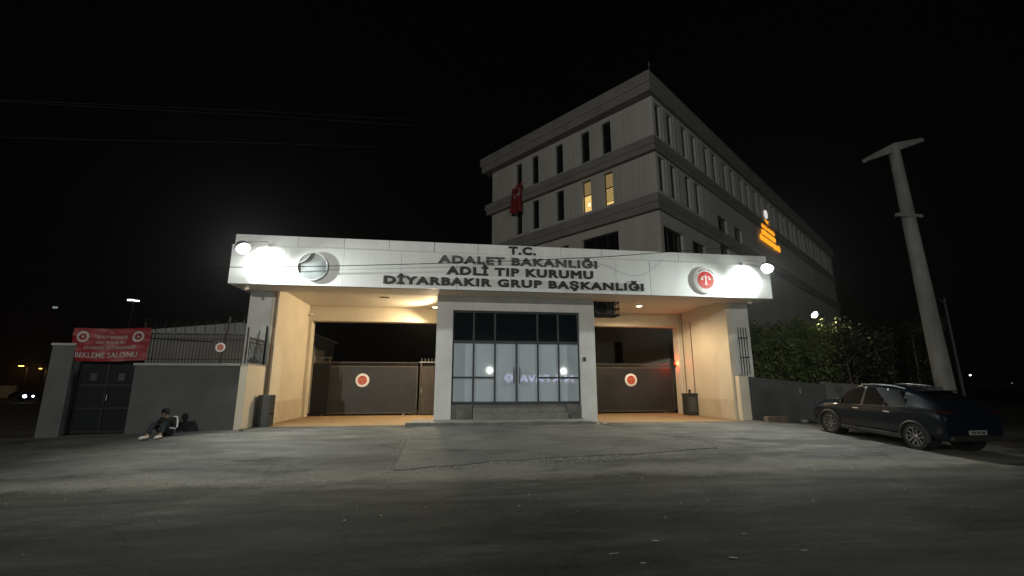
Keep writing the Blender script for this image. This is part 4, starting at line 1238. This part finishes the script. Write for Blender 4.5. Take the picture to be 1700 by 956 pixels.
MB().tube([(0, 0, 0), (0, 0, 17.2)], [0.15, 0.08], 6).build("post", M['black_metal'], t)
MB().box(-0.4, 0.4, -.2, -.05, 17.2, 17.6).build("lamp_glass", M['far_faint'], t)
for (x_, y_, z_, lab) in ((64.9, 34.1, 2.63, "small white lamp far behind the concrete pole"), (94.7, 50.7, 1.7, "small dim lamp at the far right edge")):
    t = thing("distant_lamp", lab, "lamp", (x_, y_, -1.2))
    MB().tube([(0, 0, 0), (0, 0, z_ + 1.15)], 0.06, 6).build("post", M['black_metal'], t)
    MB().lathe([(0, z_ + 1.08), (0.13, z_ + 1.2), (0, z_ + 1.32)], 10).build("lamp_glass", M['far_white'] if x_ < 80 else M['far_faint'], t)
# far car with its headlights on and a low wall lit by the orange lamps
fc = thing("distant_car", "distant car with bright white headlights at the far left", "car", (-56.5, 52.5, gz(-56.5, 52.5)), math.radians(10))
q_ = MB(); q_.prism([(-1.9, .3), (1.9, .3), (1.9, .85), (1.0, .95), (.5, 1.4), (-1.2, 1.4), (-1.8, .95)], 1.7, Matrix.Translation((0, 0.85, 0)) @ Matrix.Rotation(math.pi / 2, 4, 'X'))
q_.build("body", M['paint'], fc, bevel=0.06)
for xx in (-1.2, 1.2):
    for yy in (-0.8, 0.8): MB().lathe([(0.32, -.1), (0.32, .1)], 16, place((xx, yy, .32), (1, 0, 0), (0, 0, 1))).build("wheel", M['rubber'], fc)
for xx, rr in ((-0.1, .20), (0.75, .12)):
    MB().lathe([(rr, 0), (rr * .6, .06), (0, .08)], 12, place((xx, -0.9, .75), (1, 0, 0), (0, 0, 1))).build("headlight", M['headlight'], fc)
fw_ = thing("roadside_wall", "low distant wall glowing dull red at the far left edge", "wall", (-84, 74, -1.3), math.radians(8))
MB().box(-16, 8, -0.2, 0.2, 0, 2.6).build("wall_panel", M['earth_wall'], fw_)
l = bpy.data.lights.new("street_light", 'POINT')

# mall sign across the road (seen mirrored in the doors)
ms = thing("illuminated_sign", "violet-white illuminated lettering and flower logo mirrored in the glass doors", "sign", (20.0, -90.0, 1.0))
t = text_mesh("N A PAVA", 12.8, 1.55, 0.1, 0.012)
put(t, place((0.9, 0, 1.15), (-1, 0, 0), (0, 0, 1))).build("lettering", M['mall_sign'], ms)
fl = MB()
for k in range(14):
    a = 2 * math.pi * k / 14
    for rr in (0.5, 0.9):
        fl.lathe([(0.16, 0), (0, 0.02)], 8, place((-8.0 + rr * math.cos(a), 0, 2.05 + rr * math.sin(a)), (-1, 0, 0), (0, 0, 1)))
fl.build("flower_logo", M['mall_sign'], ms)
dots = MB()
for k in range(9):
    for zz in (1.15, 2.3):
        if rnd.random() < .8: dots.lathe([(0.13, 0), (0, 0.02)], 8, place((5.5 + k * 0.75, 0.0, zz), (-1, 0, 0), (0, 0, 1)))
dots.build("light_row", M['mall_dot'], ms)
MB().box(-9, 12, -0.6, -0.4, 0.8, 3.5).build("backing", M['black_metal'], ms)
for xx in (-8, 0, 11): MB().box(xx - .15, xx + .15, -0.9, -0.62, -1.6, 3.2).build("post", M['black_metal'], ms)

# ------------------------------------------------------------------ the parked car
def car():
    gz0 = gz(9.9, -6.68); gz1 = gz(9.9, -3.93)
    pitch = math.atan2(gz1 - gz0, 2.75)
    t = thing("parked_car", "dark navy crossover hatchback parked nose-in to the wall below the concrete pole", "car", (10.52, -6.68, gz0))
    t.rotation_euler = (pitch, 0, 0)
    # local: y forward from the rear axle, x across
    S = [(-0.80,.36,.92,1.04,.84,.80,.66), (-0.70,.34,1.02,1.18,.88,.84,.68), (-0.35,.28,1.08,1.37,.905,.875,.655), (0.15,.24,1.08,1.52,.91,.885,.63),
         (0.75,.22,1.055,1.60,.91,.88,.61), (1.35,.22,1.02,1.615,.905,.875,.605), (1.85,.22,1.00,1.575,.905,.875,.605), (2.25,.22,.99,1.39,.905,.87,.65),
         (2.65,.22,.985,1.13,.905,.86,.72), (3.05,.23,.95,1.06,.90,.83,.71), (3.40,.28,.86,.97,.86,.77,.63), (3.60,.38,.70,.78,.74,.64,.52)]
    def interp(y):
        i = 0
        while i < len(S) - 2 and y > S[i+1][0]: i += 1
        p0 = S[max(0, i-1)]; p1 = S[i]; p2 = S[i+1]; p3 = S[min(len(S)-1, i+2)]
        tt = (y - p1[0]) / (p2[0] - p1[0])
        out = []
        for k in range(1, 7):
            m1 = (p2[k] - p0[k]) / (p2[0] - p0[0]) * (p2[0] - p1[0]) if i > 0 else p2[k] - p1[k]
            m2 = (p3[k] - p1[k]) / (p3[0] - p1[0]) * (p2[0] - p1[0]) if i < len(S) - 2 else p2[k] - p1[k]
            h = tt
            out.append((2*h**3-3*h*h+1)*p1[k] + (h**3-2*h*h+h)*m1 + (-2*h**3+3*h*h)*p2[k] + (h**3-h*h)*m2)
        return out
    ny = 120
    ys = [(-0.80 + 4.40 * i / ny) for i in range(ny + 1)]
    # ring control: (param, half width, z)
    def ringpts(y):
        zb, zbelt, zt, w2, w3, w4 = interp(y)
        ctrl = [(0, zb), (w2 * 0.86, zb), (w2 * 0.99, zb + 0.16), (w2 * 0.975, (zb + zbelt) * .5 - .02), (w2, zbelt - 0.14), (w3, zbelt), (w4 + .03, zt - 0.07), (w4 - 0.10, zt - 0.005), (0, zt + 0.025)]
        sub = [4, 3, 4, 4, 3, 7, 3, 5]
        pts = []; ids = []
        for k in range(8):
            a, b = ctrl[k], ctrl[k+1]
            for j in range(sub[k]):
                f = j / sub[k]
                pts.append((a[0] + (b[0]-a[0])*f, a[1] + (b[1]-a[1])*f)); ids.append(k)
        pts.append(ctrl[-1])
        return pts, ids
    rings = []; ids = None
    for y in ys:
        pts, ids = ringpts(y); rings.append(pts)
    nr = len(rings[0])
    body = MB(); glass = {}; 
    def wheelhit(y, z): return min(math.hypot(y - 0.0, z - 0.345), math.hypot(y - 2.75, z - 0.345)) < 0.375
    for sx in (-1, 1):
        vs = [(sx * p[0], ys[i], p[1]) for i in range(ny + 1) for p in rings[i]]
        fb = []; fg_ = {}
        for i in range(ny):
            yc = (ys[i] + ys[i+1]) / 2
            for j in range(nr - 1):
                f = (i*nr+j, (i+1)*nr+j, (i+1)*nr+j+1, i*nr+j+1)
                if sx > 0: f = f[::-1]
                k = ids[j]
                zc = (rings[i][j][1] + rings[i][j+1][1]) / 2; xc = (rings[i][j][0] + rings[i][j+1][0]) / 2
                if xc > 0.45 and k <= 4 and wheelhit(yc, zc): continue
                jj = j - ids.index(k)
                g = None
                if k == 5 and jj >= 0:
                    lo = 0.20 + 0.10 * (jj > 3)
                    if lo < yc < 0.80: g = 'quarter'
                    elif 0.86 < yc < 1.52: g = 'rear_side'
                    elif 1.60 < yc < 2.28 + 0.10 * (6 - jj) / 6: g = 'front_side'
                if k == 7 or (k == 6 and jj > 0):
                    if -0.52 < yc < 0.22: g = 'rear_window'
                    elif 1.95 < yc < 2.62: g = 'windscreen'
                if g is None: fb.append(f)
                else: fg_.setdefault(g, []).append(f)
        body.add(vs, fb)
        for g, fl_ in fg_.items():
            key = g if g in ('rear_window', 'windscreen') else g + str(sx)
            glass.setdefault(key, MB()).add(vs, fl_)
    # end caps
    for i, rev in ((0, False), (ny, True)):
        pts = [(p[0], ys[i], p[1]) for p in rings[i]] + [(-p[0], ys[i], p[1]) for p in rings[i][::-1][1:-1]]
        body.add(pts, [tuple(range(len(pts)))[::-1] if rev else tuple(range(len(pts)))])
    bo = body.build("body", M['paint'], t, smooth=True)
    for key, mb in glass.items():
        mb.build("windscreen" if key == 'windscreen' else "rear_window" if key == 'rear_window' else "side_window", M['car_glass'], t, smooth=True)
    # wheels
    for yy in (0.0, 2.75):
        for sx in (-1, 1):
            w = thing("wheel", None, None); w.parent = t; w.location = (sx * 0.785, yy, 0.345)
            A = place((0, 0, 0), (0, 1, 0), (0, 0, 1)) if sx > 0 else place((0, 0, 0), (0, -1, 0), (0, 0, 1))
            bpy.data.objects.remove(w)
            A.translation = Vector((sx * 0.785, yy, 0.345))
            ty = MB().lathe([(0.235, -0.10), (0.30, -0.11), (0.335, -0.09), (0.345, -0.05), (0.345, 0.06), (0.335, 0.095), (0.30, 0.112), (0.235, 0.10)], 40, A, close=True).build("wheel", M['rubber'], t, smooth=True)
            rm = MB().lathe([(0.245, 0.10), (0.235, 0.106), (0.222, 0.095), (0.215, 0.02)], 36, A, cap=False)
            rm.lathe([(0.06, 0.0), (0.06, 0.075), (0.03, 0.085), (0, 0.085)], 16, A)
            for k in range(5):
                B = A @ Matrix.Rotation(2 * math.pi * k / 5 + 0.3, 4, 'Z')
                for s2 in (-1, 1):
                    rm.add([B @ Vector(p) for p in [(0.03, s2*0.012, 0.078), (0.225, s2*0.035 , 0.092), (0.225, s2*0.085, 0.092), (0.03, s2*0.045, 0.078), (0.03, s2*0.012, 0.05), (0.225, s2*0.035, 0.06), (0.225, s2*0.085, 0.06), (0.03, s2*0.045, 0.05)]],
                           [(0,1,2,3),(4,7,6,5),(0,4,5,1),(2,6,7,3),(1,5,6,2),(0,3,7,4)])
            rm.build("rim", M['rim'], ty, smooth=False)
            dk = MB().lathe([(0.21, 0.005), (0, 0.006)], 24, A); dk.build("brake_disc", M['car_plastic'], ty)
            # arch cladding and well
            ar = MB(); pts = []
            for k in range(19):
                a = math.radians(-14 + 208 * k / 18)
                pts.append((sx * 0.895, yy + 0.385 * math.cos(a), 0.345 + 0.385 * math.sin(a)))
            ar.tube(pts, 0.042, 8); ar.build("arch_trim", M['car_plastic'], t, smooth=True)
            wl_ = MB(); wl_.lathe([(0.38, -0.25), (0.38, 0.09)], 24, A, cap=False); wl_.add([A @ Vector((0.38*math.cos(a*math.pi/12), 0.38*math.sin(a*math.pi/12), -0.249)) for a in range(24)], [tuple(range(24))])
            wl_.build("wheel_well", M['car_plastic'], t)
    for sx in (-1, 1):
        q = MB().box(sx*0.90-.012, sx*0.90+.012, 0.42, 2.32, 0.25, 0.36); q.build("sill_trim", M['car_plastic'], t, bevel=0.01)
        for yy in (0.62, 1.62):
            MB().box(sx*0.905-.014, sx*0.905+.014, yy, yy + .20, 0.90, 0.935).build("door_handle", M['chrome'], t, bevel=0.01)
        mi = MB().box(sx*1.0-.09, sx*1.0+.07, 2.08, 2.24, 1.03, 1.18).build("mirror", M['paint'], t, bevel=0.035)
        MB().box(sx*1.0-.075, sx*1.0+.055, 2.070, 2.078, 1.045, 1.165).build("mirror_glass", M['chrome'], mi)
        # roof rail, tail light, window chrome line
        MB().tube([(sx*0.60, 0.35, 1.57), (sx*0.585, 0.75, 1.63), (sx*0.58, 1.3, 1.648), (sx*0.58, 1.75, 1.615)], 0.018).build("roof_rail", M['chrome'], t, smooth=True)
        MB().tube([(sx*0.89, 0.10, 1.085), (sx*0.89, 0.8, 1.06), (sx*0.885, 1.5, 1.025), (sx*0.88, 2.2, 1.0)], 0.010).build("window_trim", M['car_plastic'], t, smooth=True)
        MB().prism([(0, 0), (0.30, 0.05), (0.32, 0.14), (0.02, 0.10)], 0.42, Matrix.Translation((sx*0.62 if sx > 0 else -0.92, -0.72, 0.86)) @ Matrix.Rotation(math.pi/2, 4, 'Y') @ Matrix.Rotation(math.pi/2, 4, 'Z')) 
        MB().tube([(sx*0.48, -0.775, 1.03), (sx*0.74, -0.745, 1.04), (sx*0.865, -0.56, 1.06)], [0.03, 0.045, 0.025], 8).build("tail_light", M['tail_red'], t, smooth=True)
        MB().tube([(sx*0.60, 3.52, 0.74), (sx*0.76, 3.36, 0.80), (sx*0.84, 3.15, 0.84)], [0.03, 0.05, 0.02], 8).build("headlight", M['glass_dark'], t, smooth=True)
    bmp = MB().box(-0.755, 0.755, -0.835, -0.72, 0.33, 0.49).build("bumper", M['car_plastic'], t, bevel=0.05)
    npl = MB().box(-0.26, 0.26, -0.862, -0.838, 0.50, 0.615).build("number_plate", M['plate'], t, bevel=0.004)
    q = MB()
    for a, b in ((-0.19, -0.08), (-0.04, 0.05), (0.09, 0.21)): q.box(a, b, -0.866, -0.8625, 0.525, 0.59)
    q.build("plate_marks", M['plate_mark'], npl)
    MB().box(-0.52, 0.52, -0.10, 0.14, 1.515, 1.545).build("spoiler", M['paint'], t, bevel=0.01)
    MB().tube([(0.1, 0.45, 1.60), (0.1, 0.33, 1.68)], [0.02, 0.004], 6).build("antenna", M['car_plastic'], t)
    return t
car()

# ------------------------------------------------------------------ the seated person
def skin_body(name, joints, edges, radii, m, parent, root=0, sub=2):
    me = bpy.data.meshes.new(name); me.from_pydata([tuple(j) for j in joints], edges, [])
    o = bpy.data.objects.new(name, me); COL.objects.link(o)
    sk = o.modifiers.new("skin", 'SKIN'); sk.use_smooth_shade = True
    lay = me.skin_vertices[0].data if me.skin_vertices else None
    if lay is None:
        bm = bmesh.new(); bm.from_mesh(me); bm.verts.layers.skin.verify(); bm.to_mesh(me); bm.free()
        lay = me.skin_vertices[0].data
    for i, r in enumerate(radii):
        lay[i].radius = (r, r) if not isinstance(r, tuple) else r
        lay[i].use_root = (i == root)
    ss = o.modifiers.new("sub", 'SUBSURF'); ss.levels = sub; ss.render_levels = sub
    dg = bpy.context.evaluated_depsgraph_get()
    me2 = bpy.data.meshes.new_from_object(o.evaluated_get(dg))
    bpy.data.objects.remove(o)
    me2.name = name
    me2.materials.clear(); me2.materials.append(m)
    for p in me2.polygons: p.use_smooth = True
    o2 = bpy.data.objects.new(name, me2); COL.objects.link(o2); o2.parent = parent
    return o2

PB = Vector((-10.86, -2.42, gz(-10.86, -2.6)))
pr = thing("person", "person in black jacket with white sleeve stripes and white shoes, sitting slumped by grey wall", "person", PB)
pr.scale = (0.97, 0.97, 0.97)
# joints, local metres: wall at y=+0.29, viewer at -y
hip = Vector((0, 0.03, 0.12)); sp1 = Vector((0.0, 0.10, 0.28)); chest = Vector((-0.02, 0.13, 0.44)); neck = Vector((-0.06, 0.09, 0.56)); head0 = Vector((-0.09, 0.05, 0.62)); head1 = Vector((-0.10, 0.04, 0.72))
shR = Vector((0.17, 0.11, 0.50)); elR = Vector((0.26, -0.02, 0.27)); wrR = Vector((0.05, -0.20, 0.26))
shL = Vector((-0.21, 0.08, 0.49)); elL = Vector((-0.30, -0.08, 0.27)); wrL = Vector((-0.12, -0.22, 0.27))
hpR = Vector((0.09, 0.0, 0.12)); knR = Vector((0.13, -0.36, 0.42)); anR = Vector((0.20, -0.64, 0.09)); toR = Vector((0.19, -0.80, 0.05))
hpL = Vector((-0.09, 0.0, 0.12)); knL = Vector((-0.12, -0.42, 0.42)); anL = Vector((-0.06, -0.80, 0.09)); toL = Vector((-0.12, -0.95, 0.05))
J = [hip, sp1, chest, neck, head0, head1, shR, elR, wrR, shL, elL, wrL, hpR, knR, anR, toR, hpL, knL, anL, toL]
E_ = [(0,1),(1,2),(2,3),(3,4),(4,5),(2,6),(6,7),(7,8),(2,9),(9,10),(10,11),(0,12),(12,13),(13,14),(14,15),(0,16),(16,17),(17,18),(18,19)]
Rd = [.11,.115,.125,.05,.072,.082,.055,.042,.03,.055,.042,.03,.08,.058,.04,.035,.08,.058,.04,.035]
# fingers
for w, d in ((8, Vector((-0.9, -0.35, -0.1))), (11, Vector((0.8, -0.5, -0.1)))):
    d.normalize(); side = d.cross(Vector((0, 0, 1))).normalized()
    palm = J[w] + d * 0.07
    J.append(palm); E_.append((w, len(J) - 1)); Rd.append((.034, .018)); pi_ = len(J) - 1
    for k, ln in enumerate((0.065, 0.08, 0.075, 0.06)):
        off = side * (k - 1.5) * 0.018
        a = palm + off + d * 0.03; b = a + d * ln * 0.5 + Vector((0, 0, -0.008)); c = b + d * ln * 0.45 + Vector((0, 0, -0.025))
        i0 = len(J); J += [a, b, c]; E_ += [(pi_, i0), (i0, i0+1), (i0+1, i0+2)]; Rd += [.0095, .009, .008]
    a = J[w] + d * 0.03 + side * 0.035; b = a + d * 0.035 + side * 0.015; i0 = len(J); J += [a, b]; E_ += [(w, i0), (i0, i0+1)]; Rd += [.011, .009]
skin_body("body", J, E_, Rd, M['skin'], pr)
jk = [hip + Vector((0,0,.04)), sp1, chest, neck + Vector((0,0,-.03)), shR, elR, wrR + Vector((.03,.02,0)), shL, elL, wrL + Vector((-.02,.02,0))]
skin_body("jacket", jk, [(0,1),(1,2),(2,3),(2,4),(4,5),(5,6),(2,7),(7,8),(8,9)], [.15,.155,.155,.065,.082,.066,.045,.082,.066,.045], M['jacket'], pr)
tr = [hip, hpR, knR, anR + Vector((0,.03,.03)), hpL, knL, anL + Vector((0,.03,.03))]
skin_body("trousers", tr, [(0,1),(1,2),(2,3),(0,4),(4,5),(5,6)], [.135,.105,.082,.062,.105,.082,.062], M['jeans'], pr)
for a, b in ((anR, toR), (anL, toL)):
    d = (b - a); d.z = 0; d.normalize()
    skin_body("shoe", [a + Vector((0,.02,.015)) - d * .02, a - d * .04 + Vector((0,0,-.03)), a + d * 0.10 + Vector((0,0,-.03)), b + d * .05 + Vector((0,0,-.005))], [(0,1),(1,2),(2,3)], [.05,.05,.05,.038], M['shoe'], pr)
# head details
hc = Vector((-0.10, 0.04, 0.70))
hr = MB()
fd = Vector((-0.45, -0.85, -0.15)).normalized()
vs = []
hb = bmesh.new(); bmesh.ops.create_icosphere(hb, subdivisions=3, radius=1.0)
hairv = []
for vv_ in hb.verts:
    p = vv_.co.copy()
    vv_.co = hc + Vector((p.x * 0.102, p.y * 0.112, p.z * 0.115)) + Vector((0, 0.012, 0.02)) + p * rnd.uniform(-.004, .006)
dele = [f for f in hb.faces if (f.calc_center_median() - hc).dot(fd) > 0.055 and f.calc_center_median().z < hc.z + 0.075 or f.calc_center_median().z < hc.z - 0.075]
bmesh.ops.delete(hb, geom=dele, context='FACES')
me = bpy.data.meshes.new("hair"); hb.to_mesh(me); hb.free(); me.materials.append(M['hair'])
ho = bpy.data.objects.new("hair", me); COL.objects.link(ho); ho.parent = pr
rt = fd.cross(Vector((0, 0, 1))).normalized()
for s_ in (-1, 1):
    MB().lathe([(0, -.012), (.010, -.006), (.012, 0), (.010, .006), (0, .012)], 8, Matrix.Translation(hc + fd * 0.083 + rt * s_ * 0.033 + Vector((0, 0, 0.0)))).build("eye", M['hair'], pr, smooth=True)
    MB().lathe([(0, -.03), (.012, -.02), (.015, 0), (.012, .02), (0, .03)], 8, Matrix.Translation(hc + rt * s_ * 0.086 + Vector((0, 0, -0.01)))).build("ear", M['skin'], pr, smooth=True)
MB().lathe([(0.017, -.025), (0.013, -.01), (0.006, .02), (0, .025)], 8, Matrix.Translation(hc + fd * 0.088 + Vector((0, 0, -.015)))).build("nose", M['skin'], pr, smooth=True)
MB().box(-.022, .022, -.004, .004, -.004, .004, aim(hc + fd * 0.080 + Vector((0, 0, -.05)), fd)).build("mouth", M['hair'], pr)
# white sleeve stripe along the outside of the near arm
def stripe(pts, nrm, w):
    vs = []; 
    for p in pts:
        p = Vector(p); vs += [p + nrm * 0 + Vector((0, -w, 0)), p + Vector((0, w, 0))]
    return MB().add(vs, [(2*k, 2*k+1, 2*k+3, 2*k+2) for k in range(len(pts) - 1)])
o1 = [chest + Vector((0.11, -0.02, 0.115)), shR + Vector((0.05, -0.03, 0.075)), shR + Vector((0.088, -0.05, 0.0)), shR.lerp(elR, .5) + Vector((0.082, -0.03, 0.01)), elR + Vector((0.066, -0.02, 0.0))]
MB().tube(catmull(o1, 5), 0.022, 6).build("sleeve_stripe", M['stripe'], pr, smooth=True)
MB().tube([elR + Vector((0.05, -0.05, -0.035)), elR.lerp(wrR, .35) + Vector((0.02, -0.065, -0.01)), elR.lerp(wrR, .7) + Vector((0, -0.055, 0.0))], 0.022, 6).build("cuff_stripe", M['stripe'], pr, smooth=True)

# ------------------------------------------------------------------ loose stones and litter
def rock(r, rg_, flat=0.6):
    bm = bmesh.new(); bmesh.ops.create_icosphere(bm, subdivisions=2, radius=r)
    for v_ in bm.verts:
        v_.co *= rg_.uniform(0.78, 1.15); v_.co.z *= flat
    mb = MB(); bm.verts.index_update(); mb.v = [tuple(v_.co) for v_ in bm.verts]; mb.f = [tuple(v_.index for v_ in f.verts) for f in bm.faces]; bm.free()
    return mb
for (x_, y_, w, d_, h, r_, lab) in [(9.95, -0.72, 0.52, 0.22, 0.19, 0.1, "left one of two broken concrete blocks lying by the right boundary wall"), (10.45, -0.62, 0.42, 0.24, 0.2, -0.15, "right one of two broken concrete blocks lying by the right boundary wall")]:
    Mx = Matrix.Rotation(r_, 4, 'Z')
    o = MB().box(-w/2, w/2, -d_/2, d_/2, -0.02, h, Mx).build("concrete_block", M['brick'], bevel=0.03, loc=(x_, y_, gz(x_, y_) + .01))
    tag(o, lab, "block", "broken blocks by the wall")
for (x_, y_, r, lab, m) in [(11.45, -0.65, 0.16, "crumpled white scrap by the foot of the right boundary wall", 'paper'), (11.95, -0.75, 0.17, "dark rough stone by the wall just left of the parked car", 'brick'), (12.3, -1.0, 0.12, "pale stone nearest the front wheel of the parked car", 'rubble'),
                            (2.72, -1.15, 0.10, "broken kerb lump at the right end of the kerb", 'rubble'), (2.95, -1.35, 0.07, "small broken kerb chip beside the kerb end", 'rubble'), (-9.0, -1.85, 0.09, "small dark stone at the foot of the cream return wall", 'brick')]:
    o = rock(r, rnd).build("stone" if m != 'paper' else "scrap", M[m], loc=(x_, y_, gz(x_, y_) + r * .35))
    tag(o, lab, "stone" if m != 'paper' else "litter")
gv = MB()
rg2 = random.Random(11)
def add_pebbles(n, fx, fy, r0, r1):
    for _ in range(n):
        x_ = fx(); y_ = fy(x_); r = rg2.uniform(r0, r1)
        k = rock(r, rg2) if r > 0.03 else None
        z = gz(x_, y_) + r * 0.3 + 0.006
        if k: gv.add([(p[0] + x_, p[1] + y_, p[2] + z) for p in k.v], k.f)
        else:
            gv.add([(x_ + r, y_, z), (x_, y_ + r, z), (x_ - r, y_, z), (x_, y_ - r, z), (x_, y_, z + r), (x_, y_, z - r)],
                   [(0,1,4),(1,2,4),(2,3,4),(3,0,4),(1,0,5),(2,1,5),(3,2,5),(0,3,5)])
add_pebbles(1500, lambda: rg2.uniform(-4, 5), lambda x: patch_lo(x) - abs(rg2.gauss(0, 0.25)) - 0.02, 0.005, 0.018)
add_pebbles(90, lambda: rg2.uniform(-10, 10), lambda x: rg2.uniform(-11, -7.2), 0.006, 0.02)
add_pebbles(350, lambda: rg2.uniform(-10, -3.6), lambda x: -8.1 + rg2.gauss(0, 0.4) + 0.05 * (x + 4), 0.004, 0.014)
add_pebbles(250, lambda: rg2.uniform(-13, 13), lambda x: rg2.uniform(-8, -0.8), 0.004, 0.012)
add_pebbles(180, lambda: rg2.uniform(-3.85, -3.55), lambda x: rg2.uniform(-7.8, -1.7), 0.006, 0.03)
add_pebbles(12, lambda: rg2.uniform(-9, 9), lambda x: rg2.uniform(-16, -11), 0.006, 0.014)
tag(gv.build("gravel", M['rubble']), "loose gravel and grit scattered along the broken edge of the asphalt", "gravel", kind="stuff")
litter = [(4.9, -8.7, .09), (2.0, -6.2, .05), (-0.9, -12.6, .07), (-0.3, -12.3, .06), (0.3, -12.9, .08), (-0.7, -12.9, .05), (0.9, -12.2, .05), (1.2, -12.8, .06), (-4.1, -9.6, .03), (7.3, -9.1, .04), (-9.4, -3.6, .05)]
for k, (x_, y_, s_) in enumerate(litter):
    s_ *= 0.55
    vs = []; n = 7
    for i in range(n):
        a = 2 * math.pi * i / n; r = s_ * rnd.uniform(.5, 1.2)
        vs.append((r * 1.5 * math.cos(a), r * .7 * math.sin(a), 0.004 + rnd.uniform(0, s_ * .35)))
    mb = MB().add(vs + [(p[0], p[1], p[2] - .002) for p in vs], [tuple(range(n)), tuple(range(2*n-1, n-1, -1))] + [(i, n+i, n+(i+1) % n, (i+1) % n) for i in range(n)])
    o = mb.build("paper_scrap", M['paper'], loc=(x_, y_, gz(x_, y_) + .008))
    tag(o, "small pale scrap of litter lying flat on the ground", "litter", "scraps of litter on the road and forecourt")
